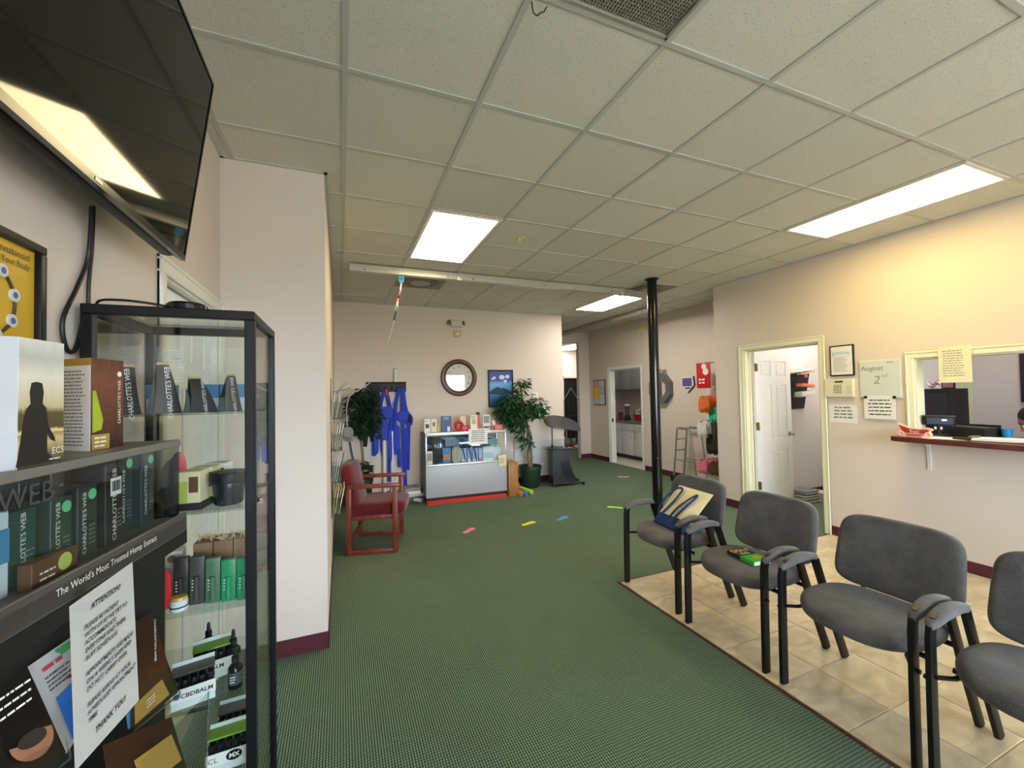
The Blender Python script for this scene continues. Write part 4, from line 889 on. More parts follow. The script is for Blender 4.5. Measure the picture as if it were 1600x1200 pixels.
NX = ((TRp - TLp).normalized() + (BRp - BLp).normalized()).normalized(); NY = ((TLp - BLp).normalized() + (TRp - BRp).normalized()).normalized()
INK2 = mat('ink_black', (44, 44, 50), 0.7)
rows = ['ATTENTION!', '', 'PLEASE BE PATIENT', 'WITH US AS WE TRY TO', 'ACCOMMODATE', 'EVERYONE AND THEIR', 'BUSY SCHEDULES.', '', 'APPOINTMENTS ARE MADE', 'ON A WEEKLY BASIS AND', 'DO NOT CARRY OVER.', '', 'PLEASE ARRIVE AT YOUR', 'SCHEDULED APPOINTMENT', 'TIME.', '', 'THANK YOU!']
wn = (TRp - TLp).length
for k, s in enumerate(rows):
    if not s: continue
    v = .10 + k * .049; p = fn(.5, v) - nn * 0 ; side = (NX.cross(NY)).normalized()
    p = (fn(.5, v)) + side * .0022
    if k in (0, 16): text(s, .0125, INK2, nt_, p, NX, NY, shear=.25, bold=.0003)
    else: text(s, .0096, INK2, nt_, fn(.16, v) + side * .0028, NX, NY, 'LEFT', shear=.25, bold=.0002)
for (u, v) in ((126, 938),): 
    p = spx(u, v, .003); panel(nt_, 'tape', glass('tape', (.86, .86, .84), 2.0, .2), p, SD, (0, 0, 1), .022, .034, .0004)
# ---- brochures in the lower pockets (top leans back)
def brochure(label, px, bt_, bb_, m, name='brochure'):
    pts = [spx(px[0][0], px[0][1], bt_), spx(px[1][0], px[1][1], bt_), spx(px[2][0], px[2][1], bb_), spx(px[3][0], px[3][1], bb_)]
    t = thing(name, label, 'brochure', (0, 0, 0), 0, 'brochures in the pockets of the product stand'); o, fn, n = sheet('cover', m, pts, t, 0, .002, 2, 2)
    x = (pts[1] - pts[0]).normalized(); y = (pts[0] - pts[3]).normalized(); side = x.cross(y).normalized()
    return t, (lambda u, v, l=.0016: fn(u, v) + side * l), x, y
DKB = img_mat('photo_soil', [(0, (58, 40, 28)), (.25, (60, 40, 30)), (.45, (28, 22, 20)), (1, (22, 20, 20))], noise=.25)
t, F_, x, y = brochure('black brochure with cupped hands picture at the bottom left corner', [(-20, 1082), (43, 1042), (103, 1175), (20, 1225)], -.015, .02, DKB)
wordlines(t, INKW, F_(.5, .22), x, y, .06, 3, .012, .0028, 2); 
def blob(t, F_, pts, m, name): b = B(); b.bm.faces.new([b.bm.verts.new(F_(u, v)) for u, v in pts]); b.make(name, m, t, smooth=False)
SKP = mat('skin_print', (150, 104, 78), 0.5, var=.2, scale=60)
blob(t, F_, [(.06, .66)] + [(.5 + .44 * math.cos(R_(q)), .66 - .24 * math.sin(R_(q))) for q in range(180, 361, 18)] + [(.80, .64), (.5, .70), (.2, .68)], SKP, 'hand_print')
blob(t, lambda u, v: F_(u, v, .0020), [(.5 + .30 * math.cos(R_(q)), .68 + .085 * math.sin(R_(q))) for q in range(0, 360, 24)], mat('soil_print', (40, 30, 24), 0.7), 'soil_print')
t, F_, x, y = brochure('white and blue flyer tucked behind the notice on the stand', [(43, 1042), (116, 992), (150, 1112), (103, 1178)], -.035, -.022, PAPER)
blob(t, F_, [(.30, .42), (1, .42), (1, .92), (.0, .92)] and [(.22, .45), (1, .45), (1, .95), (.22, .95)], mat('flyer_blue', (30, 112, 206), 0.45), 'blue_panel')
blob(t, F_, [(.5, .02), (1, .02), (1, .10), (.62, .10)], mat('flyer_green', (60, 150, 84), 0.45), 'green_stripe')
wordlines(t, mat('flyer_red', (190, 48, 60), 0.5), F_(.45, .12), x, y, .05, 1, .01, .006, 3); wordlines(t, INKD, F_(.5, .28), x, y, .06, 4, .008, .0022, 9)
B().ball(F_(.6, .36), .006, 10, (1, 1, .2)).make('red_seal', mat('flyer_red', (190, 48, 60)), t)
t, F_, x, y = brochure('brown brochure with a gold corner label right of the notice', [(205, 975), (236, 956), (278, 1082), (205, 1138)], -.020, .004, img_mat('brochure_brown', [(0, (64, 40, 26)), (.4, (92, 56, 34)), (.7, (70, 44, 30)), (1, (60, 44, 34))], noise=.3))
text("CHARLOTTE'S WEB", .0095, INKW, t, F_(.80, .30), -y, x)
blob(t, F_, [(.05, .80), (.72, .74), (.80, .95), (.05, .99)], GOLDP, 'gold_label'); wordlines(t, INKW, F_(.42, .87), x, y, .04, 3, .006, .0022, 7, lift=.0006)
t, F_, x, y = brochure('brown and gold brochure lowest on the stand', [(160, 1165), (268, 1120), (300, 1230), (180, 1290)], .02, .06, img_mat('brochure_brown2', [(0, (54, 34, 24)), (1, (84, 50, 32))], noise=.3))
blob(t, F_, [(.30, .35), (.9, .22), (.95, .6), (.36, .75)], GOLDP, 'gold_label')
t, F_, x, y = brochure('thin light blue leaflet peeking out below the notice', [(196, 1112), (214, 1098), (212, 1132), (200, 1140)], -.006, .002, mat('leaflet_blue', (84, 170, 214), 0.5), 'leaflet')
# acrylic pockets
def pocket(px, b0, label):
    t = thing('acrylic_pocket', label, 'holder', (0, 0, 0), 0, 'clear pockets of the product stand'); P_ = [spx(u, v, bb) for (u, v), bb in zip(px, b0)]
    sheet('front', ACR, P_, t, 0, .0025, 2, 2)
    e = B().tube([P_[1], P_[2], P_[3]], .002, 6).make('edge', glass('acrylic_edge', (.8, .84, .84), 2.5, .05), t); return t
pocket([(205, 1080), (262, 1040), (282, 1084), (210, 1142)], (-.004, -.004, .012, .012), 'clear pocket holding the brown brochure beside the notice')
pocket([(220, 1190), (326, 1080), (322, 1220), (250, 1290)], (.065, .065, .085, .085), 'clear pocket at the bottom right corner of the product stand')
pocket([(30, 1190), (104, 1150), (110, 1185), (60, 1230)], (.022, .022, .034, .034), 'clear pocket holding the black brochure')
# ================================================================== pole, ceiling track, harness gear
o = thing('support_pole', 'thick black steel pole from carpet to ceiling behind the first chair', 'pole', (3.665, 4.19, 0))
B().cyl((0, 0, 0), (0, 0, CZ), .060, 28).make('shaft', mat('pole_gloss_black', (10, 11, 11), 0.16, var=.05), o)
B().lathe([(.064, CZ - .012), (.085, CZ - .010), (.085, CZ), (.064, CZ)], n=28, closed=True).make('top_collar', MATB, o)
for z in (.72, 1.55): B().ball((-.030, -.0525, z), .006, 8).make('screw', NICK, o)
ALW = mat('track_aluminium', (198, 196, 186), 0.35, 0.55); tr = thing('ceiling_track', 'long silver ceiling track with a curved corner for a lifting harness', 'track', (0, 0, CZ))
def track(pts, name='rail'):
    # hollow-looking box section: body plus lower flanges
    b = B(); prof = [(-.034, -.012), (.034, -.012), (.034, -.040), (.040, -.044), (.040, -.088), (.012, -.088), (.012, -.076), (-.012, -.076), (-.012, -.088), (-.040, -.088), (-.040, -.044), (-.034, -.040)]
    P_ = [Vector(p) for p in pts]; rings = []
    for i, p in enumerate(P_):
        d = (P_[min(i+1, len(P_)-1)] - P_[max(0, i-1)]).normalized(); n = Vector((d.y, -d.x, 0)); rings.append([b.bm.verts.new(p + n * x + Vector((0, 0, z))) for x, z in prof])
    b.skin(rings); return b.make(name, ALW, tr, ang=25)
track([(.105, 4.71, 0), (1.262, 4.71, 0)]); track([(1.318, 4.71, 0), (3.585, 4.71, 0)])
RC = 1.02; track([(3.60 + RC*math.sin(R_(a)) * 1.2, 4.71 + RC*(1 - math.cos(R_(a))), 0) for a in range(0, 91, 6)], 'curved_rail')
track([(4.824, 5.75, 0), (4.824, 6.55, 0)]); track([(4.824, 6.60, 0), (4.824, 8.54, 0)])
for x in (1.29, 3.592): B().box(x - .030, x + .030, 4.71 - .045, 4.71 + .045, -.094, -.006, bev=.004).make('coupling', ALW, tr)
B().box(4.824 - .045, 4.824 + .045, 6.55, 6.60, -.094, -.006, bev=.004).make('coupling', ALW, tr)
B().box(.098, .106, 4.665, 4.755, -.092, -.008, bev=.002).make('end_cap', ALW, tr)
for x in (.25, 1.15, 1.45, 2.4, 3.4): B().cyl((x, 4.664, -.066), (x, 4.668, -.066), .008, 8).make('screw', INKD, tr)
for y in (6.45, 7.3, 8.35): B().box(4.79, 4.86, y - .02, y + .02, -.012, .0, bev=.002).make('hanger', INKD, tr)
tg = thing('harness_tether', 'blue trolley with carabiners and a cord hanging from the ceiling track', 'tether', (.633, 4.71, CZ - .088))
def T3(u, v, y=4.71): p = at(u, v, 'y', y); return (p.x - .633, p.y - 4.71, p.z - CZ + .088)
B().prism([(-.030, .012), (.030, .012), (.030, -.060), (.018, -.085), (-.018, -.085), (-.030, -.060)], -.012, .012).make('trolley', mat('trolley_blue', (40, 150, 206), 0.4), tg, smooth=False)
B().cyl((0, -.014, -.04), (0, .014, -.04), .008, 10).make('axle', INKD, tg)
B().tube([(0, 0, -.08), T3(625, 459)], 0, flat=(.018, .004, (0, 1, 0))).make('strap', INKW, tg)
def ring_(p, q, w, m, name):
    p, q = Vector(p), Vector(q); c = (p + q) / 2; L_ = (q - p).length / 2; d = (q - p).normalized(); s = d.cross(Vector((0, 1, 0))).normalized()
    B().tube([c + d * L_ * math.cos(a) + s * w * math.sin(a) for a in [2*math.pi*k/20 for k in range(20)]], .006, 8, closed=True).make(name, m, tg)
ring_(T3(624.5, 455), T3(623, 464), .018, mat('carabiner_navy', (54, 56, 110), 0.35, .4), 'carabiner'); ring_(T3(623.5, 461), T3(622, 470), .020, mat('carabiner_red', (176, 34, 44), 0.35, .4), 'carabiner')
B().tube([T3(622, 467), T3(619.8, 479)], 0, flat=(.018, .004, (0, 1, 0))).make('strap', INKW, tg)
ring_(T3(620, 477), T3(618.8, 486), .015, mat('carabiner_steel', (150, 152, 158), 0.3, .9), 'carabiner')
B().tube([T3(619, 485), T3(615.5, 501)], 0, flat=(.022, .006, (0, 1, 0))).make('webbing', INKD, tg)
B().tube(smooth_path([T3(615.5, 500), T3(607, 535), T3(597, 567), T3(583, 592), T3(570, 604), T3(555, 612), T3(545, 622), T3(541.5, 642), T3(543, 668), T3(546, 690)]), .005, 8).make('cord', mat('cord_grey', (150, 154, 160), 0.6), tg)
B().tube(smooth_path([T3(546, 688), T3(549, 706), T3(553, 722)]), 0, flat=(.024, .008, (0, 1, 0))).make('hand_loop', INKD, tg)
# ---- wall board with hooks and harnesses
hb = thing('hook_board', 'black wall board with hooks holding the harnesses', 'rack', (.653, YB, 1.697))
B().box(-.296, .296, -.020, 0, -.076, .076, bev=.003).box(-.296, .296, -.075, -.020, .068, .076, bev=.002).make('board', MATB, hb)
for x in (-.22, -.12, -.02, .08, .17, .25): B().tube(smooth_path([(x, -.020, -.02), (x, -.05, -.03), (x, -.062, -.015), (x, -.064, .008)]), .005, 6).make('hook', BLK, hb)
HBL = mat('harness_blue', (16, 50, 178), 0.65, var=.2, scale=30); HBK = mat('harness_black', (20, 20, 24), 0.75, var=.2)
def harness(label, x, m, straps, pads):
    t = thing('harness', label, 'harness', (x, 6.628, 1.66), 0, 'lifting harnesses on the hook board')
    for k, pts in enumerate(straps):
        B().tube(smooth_path([(a, -.012 * (k % 3) - .004 * math.sin(i * 2.1 + k), c) for i, (a, c) in enumerate(pts)], 5), 0, flat=(.056, .006, (.25, 1, 0))).make('strap', m, t)
    for a, c, w, h, mm in pads:
        cushion(B(), lambda u, v, q: Vector((a + u * w / 2, -.022 + q * .012, c + v * h / 2)), 4, 20).make('pad', mm, t)
    return t
harness('black harness on the leftmost hooks of the board', .47, HBK, [[(-.03, 0), (-.06, -.2), (-.05, -.5), (-.02, -.78)], [(.04, 0), (.07, -.2), (.05, -.45), (.08, -.75)], [(-.04, -.42), (-.11, -.62), (-.14, -.85)]], [(0, -.16, .17, .34, HBK), (.02, -.5, .12, .3, HBK)])
harness('blue harness with a red loop on the middle hooks', .63, HBL, [[(0, 0), (-.05, -.15), (-.10, -.4), (-.16, -.7), (-.17, -1.0)], [(.01, 0), (.05, -.2), (.08, -.4), (.06, -.8), (.05, -1.4)], [(-.09, -.32), (0, -.40), (.1, -.33)], [(-.12, -.55), (-.03, -.62), (.06, -.55)], [(-.02, -.4), (-.05, -.8), (-.03, -1.0)]], [(0, -.36, .22, .20, HBL), (-.14, -.75, .07, .45, HBL), (-.02, -.6, .10, .36, HBL), (.06, -.85, .06, .5, HBL)])
B().tube(smooth_path([(.655, 6.60, 1.665), (.64, 6.595, 1.60), (.67, 6.595, 1.57)]), 0, flat=(.03, .004, (0, 1, 0))).make('strap', mat('strap_red', (190, 30, 40), .6), [o for o in bpy.data.objects if o.get('label') == 'blue harness with a red loop on the middle hooks'][0]).matrix_parent_inverse = Matrix.Translation((-.63, -6.628, -1.66))
harness('large blue harness hanging nearest the showcase', .86, HBL, [[(-.02, .02), (-.07, -.2), (-.09, -.5), (-.04, -.9), (-.03, -1.2)], [(.03, .02), (.06, -.25), (.11, -.5), (.10, -.9), (.09, -1.25)], [(.02, .02), (.02, -.4), (.03, -.8), (.05, -1.5)], [(-.10, -.38), (.0, -.46), (.12, -.40)], [(.08, -.35), (.15, -.45), (.13, -.55), (.06, -.50)], [(-.08, -.2), (-.10, -.6), (-.13, -.85), (-.08, -1.0)]], [(.02, -.42, .16, .16, HBL), (.13, -.46, .05, .12, HBK), (-.06, -.75, .08, .4, HBL), (.08, -.8, .07, .4, HBL)])
wp = thing('white_stand', 'white floor stand with two upright tubes behind the harnesses', 'stand', (.66, 6.62, 0))
PLW = mat('plastic_white', (214, 214, 210), .45)
B().lathe([(.001, 0), (.09, 0), (.09, .06), (.075, .09), (.001, .09)], n=24, m=Matrix.Diagonal((1.4, .6, 1))).make('base', PLW, wp)
for x, h in ((-.055, .98), (.06, 1.02)): B().cyl((x, 0, .08), (x, 0, h), .026, 14).make('tube', PLW, wp)
wt = thing('white_tube', 'short white tube standing on top of the black hook board', 'tube', (.785, YB - .045, 1.773)); B().cyl((0, 0, 0), (0, 0, .20), .027, 16).make('tube', PLW, wt); B().lathe([(.029, .20), (.029, .212), (.001, .214)], n=16).make('cap', mat('cap_grey', (150, 150, 148), .5), wt)
# ---- red armchair
RC_ = thing('red_armchair', 'red upholstered armchair with square wooden arm frames', 'chair', (.345, 4.665, 0), -13.5)
WR = wood('cherry_frame', (92, 34, 22), (138, 58, 36), .38); RF = fabric('red_upholstery', (74, 17, 22), (108, 30, 33), 300)
for s, nm in ((-1, 'near'), (1, 'far')):
    y = s * .285
    def bar(x0, x1, z0, z1, name): B().box(x0, x1, y - .018, y + .018, z0, z1, bev=.005).make(name, WR, RC_)
    bar(-.245, -.195, 0, .66, 'leg'); bar(.195, .245, 0, .66, 'leg'); bar(-.245, .265, .645, .685, 'arm_rest'); bar(-.195, .195, .0, .045, 'runner')
B().box(-.21, .20, -.267, .267, .33, .37, bev=.004).make('seat_rail', WR, RC_)
B().cyl((-.20, -.27, .06), (-.20, .27, .06), .001, 4).box(-.22, -.20, -.268, .268, .12, .16, bev=.003).make('stretcher', WR, RC_)
cushion(B(), lambda u, v, w: Vector((.045 + u * .275, v * .262, .425 + w * .062)), 7, 44).make('seat', RF, RC_, ang=60)
cushion(B(), lambda u, v, w: Vector((-.205 - .10 * (v * .5 + .3) + w * .055 + .02 * (1 - u * u), u * .262, .645 + v * .235)), 6, 44).make('backrest', RF, RC_, ang=60)
cp = thing('harness_clip', 'small metal clip lying over the top of the red armchair back', 'clip', (.118, 4.705, .880), -13)
B().cyl((0, -.012, 0), (0, .012, 0), .016, 14).make('buckle', mat('carabiner_steel', (150, 152, 158)), cp); B().box(-.012, .012, -.010, .010, -.03, 0, bev=.003).make('tongue', INKD, cp)
# ---- wall brochure rack on the return wall (clear pockets seen edge on)
br = thing('magazine_rack', 'clear wall rack with magazines and leaflets on the yellowish wall end', 'rack', (XC, 4.15, 0))
CLR = glass('rack_clear', (.88, .90, .88), 2.0, .05)
MAGS = [mat('magazine_%d' % k, c, .35, var=.15, scale=25) for k, c in enumerate(((212, 212, 208), (190, 150, 60), (120, 124, 130), (226, 222, 210), (202, 168, 40), (150, 170, 196), (70, 66, 64)))]
B().box(0, .006, -.16, .16, .50, 1.72, bev=.002).make('back_plate', CLR, br)
rnd = random.Random(4)
for k, z in enumerate((.52, .80, 1.08, 1.36)):
    B().box(.006, .075 + .01 * k, -.15, .15, z, z + .004).box(.070 + .01*k, .074 + .01*k, -.15, .15, z, z + .15).box(.006, .075 + .01*k, -.15, -.146, z, z + .15).box(.006, .075 + .01*k, .146, .15, z, z + .15).make('pocket', CLR, br, smooth=False)
zz = {0: (.52, [4, 3, 4, 0]), 1: (.80, [5, 0, 3, 2]), 2: (1.08, [1, 0, 3, 0]), 3: (1.36, [0, 2, 0, 6])}
MN = ['top', 'upper middle', 'lower middle', 'bottom']
for r, (z, ms) in zz.items():
    for q, mi in enumerate(ms):
        M = Matrix.Translation((XC + .010 + q * .016, 4.15, z + .006)) @ Matrix.Rotation(R_(7 + q * 1.5), 4, 'Y')
        w = rnd.uniform(.10, .14); h = rnd.uniform(.23, .28) - q * .012
        o = B().box(0, .007, -w, w, 0, h, bev=.001, seg=1, m=M).make('magazine', MAGS[mi])
        tag(o, '%s in the %s pocket of the clear wall rack, %s' % (['white magazine', 'gold magazine', 'grey magazine', 'cream magazine', 'yellow magazine', 'pale blue magazine', 'dark magazine'][mi], MN[3 - r], ['nearest the wall', 'second from the wall', 'third from the wall', 'farthest from the wall'][q]), 'magazine', 'magazines in the clear wall rack')
fan = thing('leaflet_fan', 'fan of brown and grey leaflets sticking out at the top of the wall rack', 'leaflets', (XC + .07, 4.1, 1.60))
for k in range(6):
    M = Matrix.Rotation(R_(35 + k * 9), 4, 'Y') @ Matrix.Translation((-.012, 0, 0))
    B().box(0, .003, -.07, .07, -.05, .11, m=M).make('leaflet', MAGS[(6, 2, 6, 3, 2, 6)[k]], fan, smooth=False)
gl = thing('exercise_gloves', 'grey work gloves hanging from the wall rack', 'gloves', (.055, 4.28, 1.22))
for q in range(2):
    cushion(B(), lambda u, v, w: Vector((u * .035 + .02 * q, w * .016 + .02 * q, v * .05 - .01 * q)), 3, 18).make('palm', mat('glove_grey', (116, 112, 108), .8), gl)
    for f in range(4): B().tube([(-.022 + f * .014 + .02*q, .02*q, -.045 - .01*q), (-.026 + f * .017 + .02*q, .02*q, -.085 - .01*q)], [.008, .006], 6).make('finger', mat('glove_grey', (116, 112, 108)), gl)
# ---- foliage helper
def leaf_mesh(name, m, parent, centres, n, size, seed, droop=.5):
    rnd = random.Random(seed); vs, fs = [], []
    for _ in range(n):
        c, rx, rz = rnd.choices(centres, [q[1] ** 1.8 * q[2] for q in centres])[0]
        t, ph = rnd.uniform(0, 2*math.pi), math.acos(rnd.uniform(-1, 1)); rr = rnd.uniform(.35, 1) ** .6
        p = Vector(c) + Vector((math.sin(ph)*math.cos(t)*rx*rr, math.sin(ph)*math.sin(t)*rx*rr, math.cos(ph)*rz*rr))
        d = Vector((math.cos(t), math.sin(t), rnd.uniform(-droop - .6, .3))).normalized(); s = d.cross(Vector((rnd.uniform(-.4, .4), rnd.uniform(-.4, .4), 1))).normalized(); up = s.cross(d)
        L_ = size * rnd.uniform(.7, 1.25); w = L_ * .21; k = len(vs)
        vs += [p, p + d*L_*.45 + s*w + up*.006, p + d*L_ - up*.25*L_*.3, p + d*L_*.45 - s*w + up*.006, p + d*L_*.5 - up*.004]
        fs += [(k, k+4, k+1), (k+4, k+2, k+1), (k, k+3, k+4), (k+3, k+2, k+4)]
    me = bpy.data.meshes.new(name); me.from_pydata([tuple(v) for v in vs], [], fs); me.materials.append(m); o = link(name, me, parent); o['kind'] = 'stuff'; return o
LEAF = mat('ficus_leaf', (44, 84, 46), .4, var=.55, scale=9); LEAFD = mat('ficus_leaf_dark', (30, 56, 34), .45, var=.5, scale=9)
BARK = mat('ficus_bark', (122, 104, 84), .85, var=.3, scale=40, bump=.5, bscale=80); POT = mat('pot_green', (24, 56, 38), .45, var=.1); SOIL = mat('potting_moss', (58, 62, 40), .95, var=.4, scale=60)
def ficus(loc, label, trunk, blobs, n, leafm, seed, pot_r=.19, pot_h=.35, brs=()):
    t = thing('potted_ficus', label, 'plant', loc)
    B().lathe([(pot_r*.72, 0), (pot_r*.76, .01), (pot_r*.95, pot_h*.86), (pot_r, pot_h*.87), (pot_r, pot_h), (pot_r*.93, pot_h), (pot_r*.9, pot_h - .04), (.001, pot_h - .04)], n=28).make('pot', POT, t)
    B().lathe([(.001, pot_h - .035), (pot_r*.9, pot_h - .038), (pot_r*.9, pot_h - .05), (.001, pot_h - .05)], n=20).make('soil', SOIL, t)
    for k, (pts, r) in enumerate(trunk): B().tube(smooth_path(pts, 6), [r * (1 - .45 * i / (6*(len(pts)-1))) for i in range(6*(len(pts)-1) + 1)], 8).make('trunk' if k == 0 else 'branch', BARK, t)
    leaf_mesh('foliage', leafm, t, blobs, n, .115, seed); return t
ficus((2.93, 6.40, 0), 'tall potted ficus with braided trunk between the showcase and the black cart',
      [([(0, 0, .3), (-.03, .01, .55), (.02, -.01, .8), (-.06, 0, 1.1), (-.10, .02, 1.4), (-.15, 0, 1.7)], .030), ([(.02, 0, .3), (.03, .01, .55), (-.03, .01, .8), (-.03, .01, 1.08)], .024), ([(-.07, 0, 1.1), (.10, -.02, 1.3), (.2, 0, 1.36)], .012), ([(-.07, 0, 1.1), (-.28, -.02, 1.25), (-.36, 0, 1.4)], .013), ([(-.02, 0, .75), (-.12, -.02, .82), (-.16, -.02, .78)], .008)],
      [((-.34, -.02, 1.42), .17, .17), ((-.42, .0, 1.28), .16, .16), ((-.30, -.04, 1.18), .17, .15), ((-.12, -.05, 1.30), .16, .16), ((.06, -.04, 1.27), .15, .13), ((.20, -.02, 1.28), .11, .15), ((.14, -.02, 1.45), .07, .08), ((-.14, 0, 1.66), .10, .14), ((-.08, 0, 1.75), .08, .08), ((-.22, -.04, 1.05), .13, .12), ((-.14, -.06, .86), .09, .09), ((-.08, -.05, .72), .07, .09)], 1500, LEAF, 3)
ficus((.25, 6.25, 0), 'dark potted ficus in the corner behind the wall rack', [([(0, 0, .3), (.03, 0, .7), (.0, 0, 1.1), (.05, 0, 1.4)], .022)],
      [((-.06, -.05, 1.45), .12, .16), ((.06, -.05, 1.55), .13, .14), ((.12, -.05, 1.30), .13, .20), ((.02, -.05, 1.15), .12, .16), ((.18, -.04, 1.08), .07, .10), ((-.04, -.05, 1.15), .10, .14), ((0, 0, .55), .12, .12)], 1100, LEAFD, 5, .17, .42)
# ---- clock, emergency light, detector, picture, thermostat, louvre panel on the back wall
ck = thing('wall_clock', 'large round wall clock with dark wooden rim and white dial', 'clock', (1.803, YB, 1.838))
WK = wood('clock_walnut', (66, 38, 24), (104, 66, 42), .3); FX = rot(ax=90)
B().lathe([(.224, .005), (.302, .0), (.306, .015), (.295, .035), (.268, .044), (.244, .038), (.231, .026), (.224, .020)], (0, 0, 0), 56, FX, closed=True).make('rim', WK, ck)
B().lathe([(.001, .008), (.228, .008), (.228, .014), (.001, .014)], (0, 0, 0), 48, FX).make('dial', mat('dial_ivory', (218, 216, 206), .5, var=.03), ck)
for k, s in enumerate(('XII', 'I', 'II', 'III', 'IIII', 'V', 'VI', 'VII', 'VIII', 'IX', 'X', 'XI')):
    a = R_(30 * k); d = Vector((math.sin(a), 0, math.cos(a))); text(s, .058, INKD, ck, d * .178 + Vector((0, -.0146, 0)), (math.cos(a), 0, -math.sin(a)), d, sx=.8, name='numeral')
def hand(a, l, w, tail, name):
    d = Vector((math.sin(a), 0, math.cos(a))); s = Vector((math.cos(a), 0, -math.sin(a))); b = B()
    b.prism([(p.x, p.z) for p in (d*-tail + s*w*.5, d*-tail*.5 + s*w*.3, d*l*.75 + s*w, d*l, d*l*.75 - s*w, d*-tail*.5 - s*w*.3, d*-tail - s*w*.5)], -.019, -.0175); b.make(name, BLK, ck, smooth=False)
hand(R_(96), .085, .009, .05, 'hour_hand'); hand(R_(162), .14, .007, .06, 'minute_hand')
B().lathe([(.001, .0), (.220, .0), (.220, .002), (.001, .002)], (0, -.026, 0), 40, FX).make('crystal', glass('clock_crystal', (.98, .98, .98), 1.2), ck)
em = thing('emergency_light', 'white emergency light with two lamps high on the back wall', 'light', (1.77, YB, 2.725))
B().box(-.095, .095, -.055, 0, -.055, .055, bev=.014).make('housing', mat('emergency_beige', (204, 198, 180), .5), em)
for s in (-1, 1): B().cyl((s*.105, -.03, .01), (s*.135, -.045, .015), .03, 14, .042).make('lamp', mat('lamp_smoke', (124, 112, 92), .4), em)
o = B().box(-.058, .058, -.03, 0, -.05, .05, bev=.005).make('body', mat('detector_yellow', (196, 178, 112), .5), thing('motion_sensor', 'small yellowish box below the emergency light', 'sensor', (1.79, YB, 2.563)))
B().box(-.03, .03, -.034, -.029, -.03, .02, bev=.002).make('lens', CREAMC, o.parent)
pc = thing('framed_picture', 'black framed blue picture of sea and sky partly behind the ficus', 'picture', (2.536, YB, 1.651))
for q in ((-.228, .228, -.318, -.298), (-.228, .228, .298, .318), (-.228, -.208, -.298, .298), (.208, .228, -.298, .298)): B().box(q[0], q[1], -.025, 0, q[2], q[3], bev=.003).make('frame_bar', BLK, pc)
B().box(-.208, .208, -.012, 0, -.298, .298).make('print', img_mat('sea_print', [(0, (20, 60, 110)), (.3, (40, 110, 160)), (.5, (72, 160, 200)), (.62, (110, 170, 220)), (.72, (54, 74, 160)), (1, (60, 70, 150))], noise=.25), pc, smooth=False)
for x, z, r in ((-.12, .18, .03), (-.15, .16, .02), (.02, .19, .05), (.08, .12, .035), (.12, .2, .04)): B().ball((x, -.013, z), r, 12, (1, .08, .8)).make('cloud_print', mat('cloud_white', (206, 214, 236), .6), pc)
B().prism([(-.20, -.05), (-.12, .0), (-.06, .03), (0, .0), (.04, .015), (.16, -.05), (.2, -.05), (.2, -.1), (-.2, -.1)], -.0135, -.012).make('hill_print', mat('hill_navy', (28, 52, 84), .6), pc, smooth=False)
th = thing('thermostat', 'small white thermostat on the back wall right of the ficus', 'thermostat', (3.18, YB, 1.50))
B().box(-.058, .058, -.022, 0, -.075, .075, bev=.006).make('body', PLW, th); B().box(-.045, .045, -.026, -.021, -.05, -.01, bev=.002).make('flap', CREAMC, th)
lp = thing('louvre_panel', 'white ribbed panel leaning along the back wall behind the ficus', 'panel', (3.22, YB - .004, .105))
B().box(-.47, .47, -.030, 0, 0, .60).make('backing', mat('panel_white', (206, 206, 200), .5), lp, smooth=False)
for k in range(11): B().box(-.47, .47, -.044, -.030, .012 + k * .054, .052 + k * .054, bev=.006).make('slat', mat('panel_white', (206, 206, 200)), lp)
B().box(-.48, .48, -.048, 0, .60, .625, bev=.004).make('cap', mat('panel_white', (206, 206, 200)), lp)
# ================================================================== shop showcase and what is on and in it
SX = 1.735; scs = thing('glass_showcase', 'grey shop showcase with glass upper half against the back wall', 'showcase', (SX, 6.23, 0), -2.3)
GRL = mat('laminate_grey', (176, 180, 188), .4, var=.04); ALB = mat('showcase_trim', (206, 210, 214), .3, .6); GRS = mat('laminate_side', (120, 118, 116), .5)
hw, hd = .61, .245
B().box(-hw + .02, hw - .02, -hd + .05, hd - .02, 0, .085).make('kick', INKD, scs, smooth=False)
B().box(-hw, hw, -hd, hd, .085, .53, bev=.003).make('lower_body', GRL, scs)
B().box(-hw - .002, -hw + .016, -hd + .01, hd, .085, 1.0).make('side_panel', GRS, scs, smooth=False)
B().box(hw - .012, hw, hd - .03, hd, .53, 1.0).make('rear_post', ALB, scs, smooth=False)
for x in (-hw, hw - .018): B().box(x, x + .018, -hd, -hd + .018, .53, .985, bev=.002).make('corner_post', ALB, scs)
B().box(-hw, hw, -hd - .004, -hd + .02, .525, .555, bev=.003).make('bottom_rail', ALB, scs); B().box(-hw, hw, -hd - .004, -hd + .022, .965, 1.012, bev=.003).make('top_rail', ALB, scs)
B().box(-hw + .016, hw, -hd + .02, hd, 1.000, 1.010).make('top_glass', glass('showcase_top', (.85, .9, .92), 1.5), scs, smooth=False)
B().box(-hw + .018, hw - .018, -hd + .006, -hd + .011, .555, .965).make('front_glass', CG, scs, smooth=False)
B().box(-hw + .016, hw, hd - .012, hd, .53, 1.0).make('rear_mirror', mat('mirror_back', (150, 172, 196), .08, .9), scs, smooth=False)
B().box(-hw + .02, hw - .02, -.02, hd - .02, .765, .771).make('glass_shelf', SG, scs, smooth=False)
RM = mat('mat_red', (196, 52, 38), .6)
